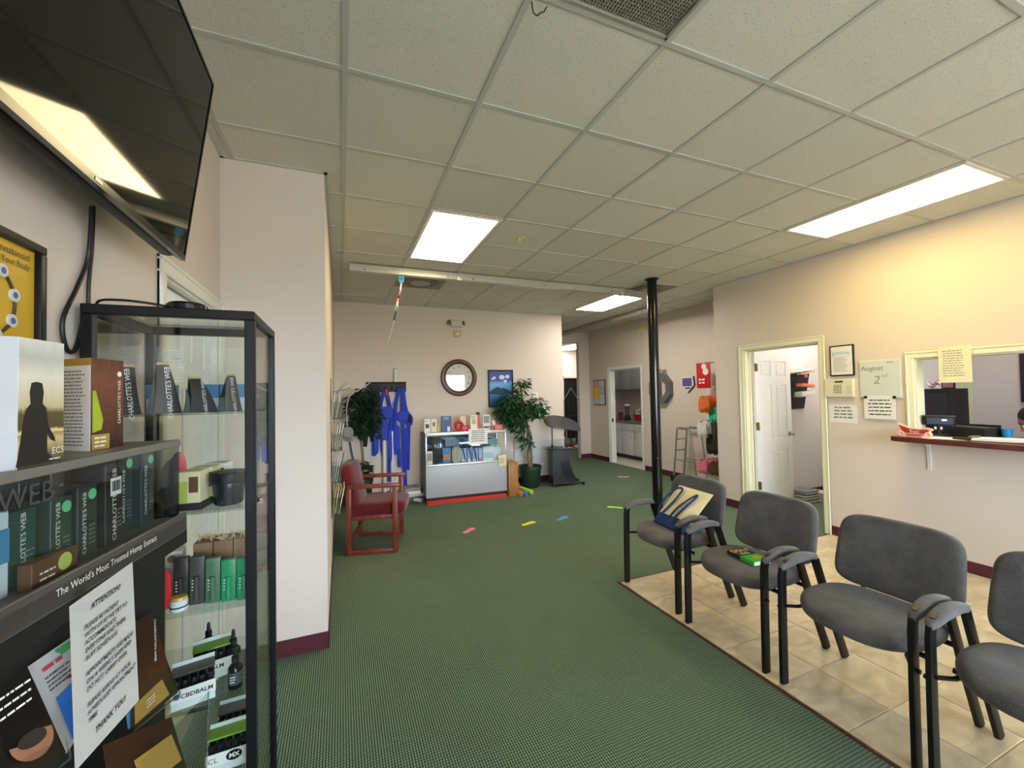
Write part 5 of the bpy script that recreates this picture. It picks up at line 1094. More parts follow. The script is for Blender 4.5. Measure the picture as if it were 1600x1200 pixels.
o = thing('foam_mat', 'flat red foam mat sticking out under the showcase', 'mat', (SX - .02, 5.985, 0), -2.6); B().box(-.60, .60, -.075, .075, 0, .022, bev=.006).make('slab', RM, o); B().box(-.60, .60, -.045, .075, .022, .046, bev=.006).make('upper_slab', RM, o)
def sw(x, y, z): # showcase local to world
    a = R_(-2.3); return (SX + x*math.cos(a) - y*math.sin(a), 6.23 + x*math.sin(a) + y*math.cos(a), z)
def book(name, label, cat, x, y, z, w, d, h, m, rz=0, group=None, lean=0):
    t = thing(name, label, cat, sw(x, y, z), -2.3 + rz, group); M = Matrix.Rotation(R_(lean), 4, 'X')
    B().box(-w/2, w/2, -d/2, d/2, 0, h, bev=min(.002, d*.2), seg=1, m=M).make('body', m, t); return t, d
ZT_ = 1.012; G1 = 'brochures and boxes on top of the showcase'
def stand_card(x, w, h, m, label, pm=None, pz=.55, y=-.19, lines=0, d=.02, name='brochure_box', cat='box', pw=.6, ph=.3):
    t, d = book(name, label, cat, x, y, ZT_, w, d, h, m, 0, G1)
    if pm: B().box(-w*pw/2, w*pw/2, -d/2 - .0012, -d/2, h*(pz - ph/2), h*(pz + ph/2)).make('picture', pm, t, smooth=False)
    if lines: wordlines(t, INKD, (0, -d/2, h * .85), (1, 0, 0), (0, 0, 1), w*.8, lines, h*.06, h*.025, lines + 2, lift=.001)
    return t
BRP = mat('picture_maroon', (96, 44, 42), .5)
stand_card(-.575, .085, .20, PAPER, 'white leaflet box with a dark picture at the left end of the showcase top', BRP, .5, lines=2)
stand_card(-.475, .085, .20, CREAMC, 'cream leaflet box second from the left on the showcase top', mat('picture_grey', (110, 104, 98), .5), .6, y=-.15, pw=.4)
stand_card(-.40, .035, .12, mat('card_yellow', (226, 196, 120), .5), 'small yellow card between the leaflet box and the navy book', None, y=-.12, name='card', cat='card')
t = stand_card(-.30, .145, .235, mat('book_navy', (26, 48, 110), .4, var=.2), 'navy blue book standing on the showcase top', None, d=.03, name='book', cat='book')
wordlines(t, mat('ink_pale_blue', (150, 176, 214), .5), (.01, -.015, .205), (1, 0, 0), (0, 0, 1), .10, 2, .024, .014, 6); B().box(.015, .055, -.0162, -.015, .01, .08, bev=.0).make('figure_print', LTBL, t, smooth=False)
RB = mat('plastic_red', (190, 24, 40), .35)
t = thing('tape_dispenser', 'red tape roll and holder on the showcase top', 'dispenser', sw(-.06, -.16, ZT_), -2.3)
B().tube([(-.04 + .052*math.cos(a), 0, .085 + .052*math.sin(a)) for a in [2*math.pi*k/24 for k in range(24)]], .024, 10, closed=True).make('roll', RB, t); cushion(B(), lambda u, v, w: Vector((.045 + u*.075, v*.04, .04 + w*.04)), 3, 24).make('holder', RB, t); B().box(-.13, .10, -.05, .05, 0, .014, bev=.004).make('base_plate', RB, t)
stand_card(-.015, .09, .215, mat('box_peach', (232, 196, 160), .5), 'peach and white box behind the red tape roll', PAPER, .3, y=-.05, pw=.9, ph=.5)
stand_card(.125, .105, .235, PAPER, 'white box with a small food-like picture right of the red tape roll', mat('picture_amber', (206, 160, 96), .5), .58, y=-.17, lines=2)
t = stand_card(.200, .045, .27, mat('box_scarlet', (206, 50, 34), .4), 'narrow scarlet box with a black top on the showcase', None, y=-.13, d=.05); B().box(-.0232, .0232, -.0256, .0256, .235, .272).make('black_top', INKD, t, smooth=False)
t = stand_card(.315, .115, .235, mat('box_bone', (214, 208, 190), .5), 'bone white book with a grey cover picture on the showcase top', mat('picture_slate', (132, 134, 140), .5), .68, lines=0, pw=.75, ph=.45); B().box(-.045, .045, -.0115, -.010, .03, .06).make('title_bar', mat('picture_brown2', (104, 86, 70), .5), t, smooth=False)
t, d = book('card_box', 'coral business card box with a card sticking up on the showcase', 'box', .51, -.15, ZT_, .12, .07, .07, mat('box_coral', (216, 96, 84), .45), 0, G1)
B().box(-.055, -.015, -.004, 0, .06, .155, m=Matrix.Rotation(R_(-16), 4, 'Y')).make('card', CREAMC, t, smooth=False)
book('kraft_box', 'low kraft box left of the coral card box', 'box', .412, -.16, ZT_, .05, .06, .06, mat('carton_tan', (140, 104, 72)), 0, G1)
t = thing('price_sign', 'white printed price sign taped to the top of the showcase front', 'sign', sw(.165, -.256, .93), -2.3)
B().box(-.145, .145, -.0015, 0, -.115, .115).make('sheet', PAPER, t, smooth=False); wordlines(t, INKD, (0, -.0015, .01), (1, 0, 0), (0, 0, 1), .24, 6, .03, .010, 21, centre=True)
t = thing('price_note', 'small cream note hanging at the lower right of the showcase front', 'sign', sw(.54, -.258, .545), -2.3)
B().box(-.062, .062, -.0015, 0, -.08, .085, m=Matrix.Rotation(R_(-4), 4, 'Y')).make('sheet', CREAMC, t, smooth=False); wordlines(t, INKD, (0, -.0015, 0), (1, 0, 0), (0, 0, 1), .09, 4, .022, .006, 5)
G2 = 'goods inside the glass showcase'; ZI = .532
def inside(name, label, cat, x, y, z, w, d, h, m, extra=None, rz=0):
    t, d = book(name, label, cat, x, y, z, w, d, h, m, rz, G2)
    if extra: B().box(-w*.42, w*.42, -d/2 - .0012, -d/2, h*extra[1], h*extra[2]).make('print', extra[0], t, smooth=False)
    return t
inside('brace_box', 'white boxed brace with a photo at the left inside the showcase', 'box', -.545, -.15, ZI, .085, .05, .21, PAPER, (mat('picture_tan', (170, 140, 120), .5), .35, .85))
t = thing('elastic_band_rack', 'bundle of black elastic bands hanging inside the showcase', 'bands', sw(-.42, -.02, ZI), -2.3)
for k in range(5): B().tube([(-.05 + k*.025, .01*(k % 2), .40), (-.055 + k*.026, -.01, .2), (-.05 + k*.025, 0, .02)], 0, flat=(.022, .006, (0, 1, 0))).make('band', MATB, t)
inside('support_box', 'blue and orange support box inside the showcase', 'box', -.285, -.10, ZI, .115, .06, .24, mat('box_azure', (36, 116, 184), .4), (mat('picture_orange', (216, 120, 62), .5), .25, .6))
t = thing('back_cushion', 'beige rounded cushion inside the showcase', 'cushion', sw(-.13, -.06, ZI), -2.3); cushion(B(), lambda u, v, w: Vector((u*.075, w*.04, .125 + v*.125)), 3, 28).make('cushion', mat('cushion_beige', (168, 166, 150), .7), t)
for k, (x, lb) in enumerate(((-.03, 'first from the left'), (.06, 'second from the left'), (.13, 'third from the left'))):
    t = inside('strap_pack', 'light blue strap pack inside the showcase, %s' % lb, 'pack', x + .02, -.05 - .03*k, ZI, .085, .03, .21, mat('pack_blue', (132, 166, 214), .4), (mat('pack_pale', (196, 206, 222), .5), .05, .25))
    B().tube([(-.03, -.018, .24), (0, -.022, .13), (.02, -.02, .02)], 0, flat=(.016, .004, (0, 1, 0))).make('strap', MATB, t)
inside('pink_pack', 'pink tipped pack right of the strap packs inside the showcase', 'pack', .235, -.10, ZI, .06, .03, .20, mat('pack_blue', (132, 166, 214)), (mat('pack_pink', (216, 96, 140), .5), .0, .3))
inside('white_splint_pack', 'white splint pack at the right inside the showcase', 'pack', .36, -.09, ZI, .16, .05, .22, mat('pack_white', (206, 220, 224), .4), (mat('splint_print', (150, 190, 200), .4), .2, .6))
inside('teal_box', 'teal box on the upper shelf at the right inside the showcase', 'box', .47, .10, .771, .20, .10, .07, mat('box_teal', (62, 150, 156), .4))
inside('mixed_box', 'pale blue box at the far right inside the showcase', 'box', .51, -.05, ZI, .12, .08, .2, mat('pack_pale', (196, 206, 222)))
inside('flat_pouch', 'flat silver pouch lying at the front left inside the showcase', 'pouch', -.37, -.19, ZI, .13, .07, .03, mat('pouch_silver', (170, 180, 190), .25, .5))
inside('shelf_carton', 'grey blue carton on the shelf inside the showcase', 'box', -.16, .12, .771, .22, .12, .10, mat('carton_steel', (110, 130, 150), .4))
# ---- floor things around the showcase
t = thing('wooden_box', 'upright honey coloured wooden box beside the showcase', 'box', (2.43, 6.06, 0), -4)
WB = wood('honey_pine', (150, 100, 38), (186, 132, 60), .5); B().box(-.075, .075, -.16, .16, 0, .49, bev=.004).make('case', WB, t); B().box(-.08, .08, -.165, .165, .49, .505, bev=.003).make('top_board', WB, t)
NC = [('yellow', (236, 214, 40), 807, 767, .034), ('orange', (238, 120, 40), 815, 772, .034), ('blue', (54, 136, 210), 823, 772, .034), ('lime', (190, 220, 50), 831, 769, .034), ('coral', (232, 96, 60), 809, 757, .098)]
for k, (nm, c, u, v, z) in enumerate(NC):
    p = at(u, v, 'z', z)
    t = thing('foam_noodle', '%s foam pool noodle on the carpet beside the wooden box' % nm, 'noodle', (p.x, p.y, z), 0, 'foam noodles beside the wooden box')
    b = B(); d = Vector((-.18, .97, .02)); L_ = .34; a = d.normalized(); s1 = a.orthogonal().normalized(); s2_ = a.cross(s1); p0, p1 = Vector((0, 0, 0)), a * L_
    b.skin([b.ring(p0, s1, s2_, .014, 16), b.ring(p0, s1, s2_, .033, 16), b.ring(p1, s1, s2_, .033, 16), b.ring(p1, s1, s2_, .014, 16)], closed=True); b.make('tube', mat('foam_' + nm, c, .8), t)
t = thing('scale_box', 'low grey box with a white lid and pale books on it left of the showcase', 'box', (.96, 6.42, 0), 8)
B().box(-.11, .16, -.18, .16, 0, .075, bev=.006).make('base', mat('case_dark_grey', (66, 68, 70), .5), t); B().box(-.10, .15, -.17, .15, .075, .10, bev=.004).make('lid', mat('lid_pale', (188, 194, 196), .4), t)
for k, (m, lb) in enumerate(((PAPER, 'white ring binder lying on the grey box left of the showcase'), (mat('binder_grey', (140, 142, 140), .5), 'grey binder lying on the white one left of the showcase'))):
    o = B().box(.86, 1.09, 6.30, 6.54, .1005 + k*.046, .146 + k*.046, bev=.004).make('ring_binder', m); tag(o, lb, 'binder', 'binders left of the showcase')
t = thing('foam_roller', 'short white roller end beside the foot of the showcase', 'roller', (1.07, 6.16, .03)); B().cyl((-.10, .12, 0), (0, 0, 0), .026, 14).make('tube', PLW, t); B().cyl((0, 0, 0), (.004, -.006, 0), .012, 10).make('bore', INKD, t)
# ---- black rolling cart with tilting top
ct = thing('mobile_workstation', 'black rolling workstation with a curved tilting top near the hall', 'cart', (3.47, 6.30, 0), -12)
BKP = mat('cart_black', (20, 21, 23), .4, var=.08); TOPG = mat('cart_top_grey', (58, 56, 60), .45, var=.05)
B().prism([(-.19, .055), (.21, .055), (.20, .14), (.15, .22), (.11, .40), (.095, .60), (-.19, .60)], -.14, .14).make('body', BKP, ct, ang=50)
B().prism([(.06, .12), (.16, .15), (.10, .36), (.05, .44), (-.06, .40), (-.02, .2)], -.147, -.139).make('side_recess', mat('recess_black', (6, 6, 7), .3), ct, smooth=False)
cushion(B(), lambda u, v, w: Vector((-.03 + u*.20, v*.155, .612 + w*.014)), 5, 32).make('deck', BKP, ct)
for x in (-.155, .10): B().cyl((x, 0, .61), (x, 0, .68), .022, 12).make('collar', BKP, ct); B().cyl((x, 0, .66), (x, 0, 1.02), .013, 10).make('column', mat('chrome_dull', (130, 126, 124), .25, .9), ct)
def topf(u, v, w): x = u*.315; return Vector((.035 + x, v*.21*(1 - .25*u), 1.05 + w*.010 - .05*u - .045*u*u + .10*v))
cushion(B(), topf, 2.6, 44).make('tray_top', TOPG, ct)
B().box(-.20, .35, -.16, -.12, .03, .06, bev=.008).make('foot', BKP, ct); B().box(-.20, .35, .12, .16, .03, .06, bev=.008).make('foot', BKP, ct)
for x in (-.18, .33):
    for y in (-.14, .14): B().cyl((x, y - .012, .026), (x, y + .012, .026), .026, 14).make('caster', MATB, ct)
# ---- footprint stickers on the carpet
def foot(label, x, y, c, rz, sc=0.78):
    out = [(-.045, -.09), (-.03, -.125), (0, -.135), (.03, -.125), (.042, -.09), (.036, -.02), (.05, .05), (.05, .10), (.03, .13), (-.01, .135), (-.045, .115), (-.055, .06), (-.04, -.02)]
    a = R_(rz); o = B().prism([((px*math.cos(a) - py*math.sin(a)) * sc, (px*math.sin(a) + py*math.cos(a)) * sc) for px, py in out], 0.0005, .002, 'z').make('footprint_sticker', mat('sticker_' + label.split()[0] + label.split()[-1], c, .6), smooth=False)
    o.location = (x, y, 0); tag(o, label, 'sticker', 'footprint stickers across the carpet')
foot('pink footprint sticker on the carpet nearest the red armchair', 1.345, 4.653, (240, 120, 170), -50); foot('yellow footprint sticker on the carpet in the middle', 2.065, 4.591, (232, 226, 60), -70)
foot('blue footprint sticker on the carpet', 2.528, 4.593, (60, 150, 226), -62); foot('green footprint sticker on the carpet left of the pole', 3.40, 4.72, (140, 226, 50), 48); foot('pale pink footprint sticker on the carpet towards the hall', 4.765, 6.335, (240, 170, 180), 55)
foot('orange scrap sticker on the carpet beside the black workstation', 3.98, 7.2, (240, 190, 160), 10, .35)
# ---- small ceiling things
t = thing('sprinkler_head', 'small yellowish sprinkler head on the ceiling beyond the first light', 'sprinkler', (1.527, 3.464, CZ)); B().lathe([(.045, 0), (.04, -.006), (.012, -.010), (.012, -.03), (.025, -.034), (.001, -.036)], n=20).make('head', mat('sprinkler_cream', (214, 206, 160), .5), t)
t = thing('wire_loop', 'loose wire loop hanging from the ceiling grid at the top of the photo', 'wire', (.655, 1.335, CZ)); B().tube(smooth_path([(0, 0, 0), (.005, 0, -.035), (.02, 0, -.045), (.035, 0, -.03), (.05, 0, -.02), (.06, 0, 0)]), .0025, 6).make('wire', INKD, t)
# ================================================================== hall end: railings, curtain, low items
DKM = mat('rail_dark', (40, 40, 44), .35, .6)
pb_ = thing('parallel_bars', 'dark metal parallel bar railing in the room beyond the hall', 'railing', (0, 0, 0))
for z in (.845, .44): B().cyl((5.0, 10.9, z), (7.6, 11.0, z), .020, 10).make('rail', DKM, pb_)
for x in (6.38, 6.56, 7.3): B().cyl((x, 10.95, 0), (x, 10.95, .84), .022, 10).make('post', DKM, pb_)
B().cyl((6.02, 10.90, .12), (6.22, 10.95, .44), .03, 10).make('brace', DKM, pb_)
B().box(5.6, 7.6, 10.6, 11.3, 0, .06, bev=.01).make('platform', mat('platform_dark', (70, 32, 34), .6), pb_)
t = thing('red_step', 'red exercise step on the floor beyond the hall opening', 'step', (5.75, 10.25, 0)); B().box(-.28, .10, -.15, .15, 0, .14, bev=.02).make('block', mat('step_red', (140, 24, 34), .5), t); B().box(-.25, .07, -.12, .12, .14, .155, bev=.005).make('tread', INKD, t)
t = thing('white_roll', 'small white roll lying beside the red exercise step', 'roll', (6.02, 10.02, .06)); B().cyl((-.1, 0, 0), (.1, .02, 0), .055, 14).make('towel', PLW, t); B().cyl((.1, .02, 0), (.104, .021, 0), .02, 10).make('core', INKD, t)
t = thing('dark_curtain', 'black curtain with a pale inverted V hanging in the far doorway', 'curtain', (7.65, 12.44, 0)); b = B()
b.grid(lambda u, v: Vector((-.66 + u * 1.3, .03 * math.sin(u * 40), .02 + v * 2.0)), 60, 2).make('cloth', mat('curtain_black', (22, 18, 20), .9), t)
for s in (-1, 1): B().tube([(-.40, -.05, 1.72), (-.40 + s * .30, -.05, 1.28)], .012, 6).make('cord', mat('cord_pale', (140, 134, 140), .6), t)
# ---- corkboard on the hall wall
cbd = thing('notice_frame', 'rounded dark framed wall chart with yellow and grey panels left of the pantry', 'chart', (XH, 8.13, 1.55))
B().box(-.02, 0, -.235, .235, -.29, .29, bev=.018).make('frame', mat('frame_brown', (70, 62, 58), .5), cbd)
def rp(x0, x1, z0, z1, c, nm='panel'): B().box(-.0215, -.0185, -x1, -x0, z0, z1).make(nm, mat('chart_%d_%d_%d' % c, c, .5), cbd, smooth=False)
rp(-.215, .0, .13, .27, (214, 150, 170)); rp(-.215, .0, -.13, .125, (226, 190, 40)); rp(-.215, .0, -.27, -.135, (196, 196, 196))
rp(.01, .215, .12, .27, (200, 202, 206)); rp(.01, .215, -.03, .11, (188, 190, 194)); rp(.01, .215, -.27, -.04, (204, 206, 206))
B().tube(smooth_path([(-.01, -.03, .29), (-.012, -.01, .36), (-.012, .03, .36), (-.01, .05, .29)]), .004, 6).make('hanger', PLW, cbd)
# ---- pantry: base cabinet, counter, wall cabinet, things on the counter
CW = mat('pantry_cabinet_white', (226, 228, 228), .4, var=.02); CBL = mat('wall_cabinet_grey', (186, 192, 204), .4, var=.02)
PX = 6.10; PY0, PY1 = 6.35, 9.09
bc = thing('base_cabinet', 'white base cabinet with drawers seen through the pantry doorway', 'cabinet', (0, 0, 0))
B().box(PX + .02, 6.77, PY0, PY1, .10, .84).make('carcass', CW, bc, smooth=False); B().box(PX + .07, 6.77, PY0, PY1, .006, .10).make('toe_kick', mat('kick_brown', (74, 62, 54), .6), bc, smooth=False)
n = 6; w = (PY1 - PY0) / n
for k in range(n):
    y0 = PY0 + k * w + .006; y1 = y0 + w - .012
    d = B().box(PX, PX + .02, y0, y1, .12, .64, bev=.004).make('door', CW, bc); B().ball((PX - .015, y0 + .04 if k % 2 else y1 - .04, .52), .014, 10).make('knob', NICK, d)
    d = B().box(PX, PX + .02, y0, y1, .66, .82, bev=.004).make('drawer', CW, bc); B().ball((PX - .015, (y0 + y1) / 2, .74), .014, 10).make('knob', NICK, d)
o = B().box(PX - .03, 6.77, PY0, PY1, .84, .88, bev=.006).make('worktop', mat('worktop_grey', (112, 116, 124), .4)); tag(o, 'grey worktop on the pantry base cabinet', 'worktop')
wc_ = thing('wall_cabinet', 'pale grey wall cabinet above the pantry worktop', 'cabinet', (0, 0, 0)); B().box(6.45, 6.77, PY0, PY1, 1.60, 2.5).make('carcass', CBL, wc_, smooth=False)
for k in range(n):
    y0 = PY0 + k * w + .006; y1 = y0 + w - .012; d = B().box(6.43, 6.45, y0, y1, 1.61, 2.49, bev=.004).make('door', CBL, wc_); B().ball((6.418, y0 + .04 if k % 2 else y1 - .04, 1.70), .012, 10).make('knob', NICK, d)
def ctr(u, v): return at(u, v, 'z', .88)
t = thing('blender_jar', 'glass blender with dark base on the pantry worktop', 'blender', (6.25, 8.10, .88)); B().lathe([(.075, 0), (.08, .02), (.06, .12), (.001, .12)], n=20).make('base', MATB, t); B().lathe([(.05, .12), (.075, .34), (.07, .34), (.045, .125)], n=20, closed=True).make('jug', glass('jug', (.8, .85, .85), 2), t); B().lathe([(.001, .34), (.075, .34), (.06, .37), (.001, .38)], n=20).make('lid', PLW, t)
t = thing('red_basket', 'red basket with a clear dome on the pantry worktop', 'basket', (6.30, 7.72, .88)); B().lathe([(.10, 0), (.15, .14), (.155, .15), (.145, .15), (.095, .01), (.001, .01)], n=24).make('bowl', mat('basket_red', (176, 26, 34), .4), t); B().lathe([(.145, .15), (.13, .23), (.08, .28), (.001, .29)], n=24).make('dome', glass('dome', (.85, .88, .88), 2), t)
t = thing('red_can', 'dark red canister at the left of the pantry worktop', 'canister', (6.22, 8.30, .88)); B().lathe([(.05, 0), (.052, .16), (.001, .16)], n=18).make('can', mat('can_maroon', (110, 30, 36), .4), t); B().lathe([(.054, .16), (.054, .18), (.001, .185)], n=18).make('lid', MATB, t)
t = thing('paper_towel', 'white paper towel roll between the blender and the red basket', 'roll', (6.42, 7.95, .88)); B().lathe([(.02, 0), (.06, 0), (.06, .26), (.02, .26)], n=20, closed=True).make('roll', PLW, t); B().cyl((0, 0, 0), (0, 0, .29), .012, 8).make('rod', NICK, t)
t = thing('door_stop_box', 'small dark latch box on the pantry doorway jamb', 'latch', (XH - .001, KY1 - .002, .93)); B().box(.02, .06, -.02, -.0105, -.04, .04, bev=.002).make('strike', INKD, t)
# ---- hall wall: smoke alarm, mirror lamp, plaque, red sign
t = thing('smoke_alarm', 'yellowed round smoke alarm high on the hall wall', 'alarm', (XH, 6.64, 2.757)); B().lathe([(.075, 0), (.078, .01), (.066, .035), (.03, .042), (.001, .042)], (0, 0, 0), 28, rot(ay=-90)).make('body', mat('alarm_yellowed', (206, 192, 140), .5), t)
ml = thing('pill_mirror', 'grey octagonal wall mirror with a lamp on top right of the pole', 'mirror', (XH, 6.10, 1.60))
oc = [(.29 * math.cos(R_(22.5 + 45*k)), .29 * math.sin(R_(22.5 + 45*k))) for k in range(8)]; ic_ = [(x * .62, y * .62) for x, y in oc]
b = B(); A_ = [[b.bm.verts.new((xx, p[0], p[1])) for p in poly] for xx, poly in ((0, oc), (-.09, oc), (-.09, ic_), (0, ic_))]; b.skin(A_, closed=True); b.make('frame', mat('mirror_frame_grey', (98, 98, 102), .5), ml, smooth=False)
B().prism([(p[0], p[1]) for p in ic_], -.03, -.02, 'x').make('glass', mat('mirror_face_pale', (222, 218, 214), .3, .1), ml, smooth=False)
B().box(-.085, -.035, -.02, .11, -.16, .12, bev=.01).make('bottle_holder', mat('holder_brown', (120, 76, 40), .5), ml)
B().cyl((-.06, -.13, .30), (-.06, .10, .30), .05, 14).make('lamp_tube', mat('lamp_grey', (150, 150, 146), .35), ml); B().tube(smooth_path([(-.03, -.10, .26), (-.06, -.08, .33), (-.1, -.02, .37), (-.06, .05, .33)]), .012, 8).make('lamp_arm', ALW, ml)
pl = thing('plate_plaque', 'white home plate shaped plaque with a purple photo on the hall wall', 'plaque', (XH, 5.475, 1.665))
B().prism([(.15, .13), (-.12, .13), (-.14, -.02), (0, -.14), (.15, -.02)], -.018, 0, 'x').make('plate', PLW, pl, smooth=False)
B().prism([(-.12, .13), (-.14, -.02), (0, -.14), (0, -.155), (-.157, -.025), (-.138, .13)], -.024, 0, 'x').make('edge', mat('plaque_plum', (66, 52, 86), .5), pl, smooth=False)
B().box(-.020, -.017, -.09, .12, -.04, .10).make('photo', mat('photo_purple', (98, 84, 150), .5, var=.4, scale=30), pl, smooth=False); B().box(-.0195, -.0175, -.05, .06, -.085, -.06).make('title_strip', INKD, pl, smooth=False)
rs = thing('red_heart_sign', 'red hanging sign with white hearts above the slippers', 'sign', (5.30, 4.93, 1.785))
B().box(-.004, .004, -.12, .15, -.20, .20, bev=.002).make('board', mat('sign_red', (196, 24, 36), .45), rs); 
for y, z, r in ((.0, .14, .045), (-.03, .06, .055)): B().lathe([(.001, 0), (r, 0), (r, .001), (.001, .001)], (-.0045, y, z), 18, rot(ay=-90)).make('white_dot', INKW, rs)
wordlines(rs, INKW, (-.004, .03, -.09), (0, -1, 0), (0, 0, 1), .15, 2, .05, .026, 4); B().cyl((0, 0, .20), (.21, 0, .21), .006, 8).make('arm', DKM, rs)
# ---- slippers on pegs
rk = thing('slipper_rack', 'narrow wall panel with pegs carrying the slippers', 'rack', (XH - .001, 4.93, 0))
B().box(-.015, 0, -.16, .16, .2, 1.62, bev=.003).make('panel', WALLW, rk)
def slipper(label, c, u, v, k, group, L_=.24, w=.10, x0=5.14, dx=.048):
    p = at(u, v, 'x', x0); key = (c, L_)
    if key not in SL:
        t = thing('slipper', label, 'slipper', (0, 0, 0), 0, group); m = mat('slipper_%d_%d_%d' % c, c, .8, var=.15, bump=.4, bscale=150)
        for s in (-1, 1):   # a pair hung sole to sole, toes down
            cushion(B(), lambda uu, vv, q: Vector((q * .009, s * w * .42 + vv * w / 2 * (1 - .18 * uu), uu * L_ / 2)), 2.5, 22).make('sole', m, t)
            B().tube(smooth_path([(-.008, s*w*.32 - w*.46, -L_*.08), (-.026, s*w*.32 - w*.2, -L_*.14), (-.026, s*w*.32 + w*.2, -L_*.14), (-.008, s*w*.32 + w*.46, -L_*.08)]), 0, flat=(.010, .07, (0, .15, 1))).make('strap', m, t)
        B().cyl((-.006, 0, L_*.46), (.006, 0, L_*.46), .012, 8).make('hanger', mat('hanger_tan', (170, 130, 90), .5), t)
        SL[key] = t
    else: t = copy_tree(SL[key])
    t.location = (x0 + k * dx, p.y + .012 * math.sin(k * 1.9), p.z + .012 * math.sin(k * 2.7)); t['label'] = label; t['group'] = group; t.rotation_euler = (R_(5 * math.sin(k * 3.1)), 0, R_(10 * math.sin(k * 2.3))); return p
SL = {}
ordn = ['front', 'second', 'third', 'fourth', 'fifth', 'sixth', 'seventh']
PG = []
for k in range(7): PG.append(slipper('orange slipper pair on the top peg, %s from the front' % ordn[k], (224, 112, 50), 1100, 632, k, 'orange slipper pairs', .26, .115))
for k in range(6): PG.append(slipper('%s slipper pair on the second peg, %s from the front' % ('white' if k < 3 else 'grey', ordn[k]), (226, 226, 226) if k < 3 else (132, 134, 138), 1097, 671, k, 'white and grey slipper pairs', .27, .10))
for k in range(7): PG.append(slipper('pink slipper pair on the lowest peg, %s from the front' % ordn[k], (226, 130, 156), 1097, 729, k, 'pink slipper pairs', .22, .10))
for k in range(4): PG.append(slipper('mint green slipper pair beside the orange ones, %s from the front' % ordn[k], (60, 196, 150), 1116, 648, k, 'mint slipper pairs', .24, .11, 5.2))
for k in range(4): PG.append(slipper('dark olive slipper pair below the grey ones, %s from the front' % ordn[k], (46, 48, 38), 1113, 694, k, 'dark olive slipper pairs', .32, .12, 5.2))
for k in range(4): PG.append(slipper('brown and gold slipper pair beside the pink ones, %s from the front' % ordn[k], (92, 66, 36), 1117, 732, k, 'brown slipper pairs', .2, .1, 5.16))
for i_, L_ in ((0, .26), (7, .27), (13, .22), (20, .24), (24, .32), (28, .2)):
    B().cyl((5.10 - XH, PG[i_].y - 4.93, PG[i_].z + L_*.46), (-.012, PG[i_].y - 4.93, PG[i_].z + L_*.46), .005, 8).make('peg', DKM, rk)
# ---- walker
wk = thing('walking_frame', 'folding aluminium walking frame with front wheels by the hall wall', 'walker', (0, 0, 0))
AL_ = mat('walker_aluminium', (168, 166, 162), .3, .7); GRP = mat('grip_grey', (120, 116, 112), .7)
for x in (5.22, 5.44):
    B().tube(smooth_path([(x, 5.56, .10), (x, 5.50, .55), (x, 5.46, .88), (x, 5.42, .93), (x, 5.22, .93), (x, 5.17, .88), (x + .0, 5.10, .45), (x, 5.06, .02)]), .014, 8).make('side_frame', AL_, wk)
    B().cyl((x, 5.40, .93), (x, 5.24, .93), .019, 10).make('grip', GRP, wk); B().cyl((x, 5.525, .40), (x, 5.085, .40), .011, 8).make('side_bar', AL_, wk)
    B().cyl((x - .012, 5.565, .065), (x + .012, 5.565, .065), .065, 18).make('wheel', MATB, wk); B().lathe([(.022, .0), (.022, .04), (.016, .05)], (x, 5.058, 0), 12).make('rubber_tip', MATB, wk)
B().cyl((5.22, 5.47, .74), (5.44, 5.47, .74), .012, 8).make('cross_bar', AL_, wk); B().cyl((5.22, 5.50, .55), (5.44, 5.50, .55), .012, 8).make('cross_bar', AL_, wk)
# ================================================================== office beyond the open door
fh = thing('wall_file_holder', 'black wall file holder with folders on the office wall', 'file holder', (6.04, YE - .24, 1.26))
B().prism([(0, 0), (-.03, 0), (-.12, .50), (0, .50)], -.16, .14, 'x').make('pocket_body', MATB, fh, smooth=False)
def folder(label, z, c, tilt, w=.26, h=.02): 
    o = B().box(-w/2, w/2, -.16, -.02, 0, h, bev=.004, m=Matrix.Translation((6.06, YE - .26, z)) @ Matrix.Rotation(R_(tilt), 4, 'Y')).make('file_folder', mat('folder_%d' % c[0], c, .6)); tag(o, label, 'folder', 'folders in the wall file holder')
folder('white bundle of papers in the middle of the wall file holder', 1.44, (228, 228, 232), -4, .28, .07); folder('orange folder above the white papers in the wall file holder', 1.57, (230, 140, 96), 3, .27, .045); folder('tan folder on top of the wall file holder', 1.76, (206, 176, 138), -8, .3, .02); folder('cream papers jutting out of the top of the wall file holder', 1.80, (232, 222, 196), -10, .32, .012)
o = B().box(6.00, 6.06, YE - .41, YE - .40, 1.70, 1.76, bev=.001).make('pink_tag', mat('tag_pink', (226, 84, 140), .5)); tag(o, 'tiny pink sticky tag on the wall file holder', 'tag')
t = thing('wall_outlet', 'white wall outlet low on the office wall beside the door', 'outlet', (5.90, YE - .24, .40)); B().box(-.036, .036, -.006, 0, -.058, .058, bev=.002).make('plate', PLW, t)
for z in (-.024, .024): B().box(-.016, .016, -.0075, -.005, z - .014, z + .014, bev=.002).make('socket', CREAMC, t)
for k in range(9):
    o = B().box(5.72 + .012*math.sin(k*2.2), 5.98 + .014*math.sin(k*1.7), 3.70, 3.95, .001 + k*.0185, .0185 + k*.0185, bev=.002, seg=1).make('magazine', [MAGS[2], MAGS[3], MAGS[6], MAGS[0]][k % 4]); tag(o, '%s magazine of the stack on the office floor' % ['bottom', 'second', 'third', 'fourth', 'fifth', 'sixth', 'seventh', 'eighth', 'top'][k], 'magazine', 'magazine stack on the office floor')
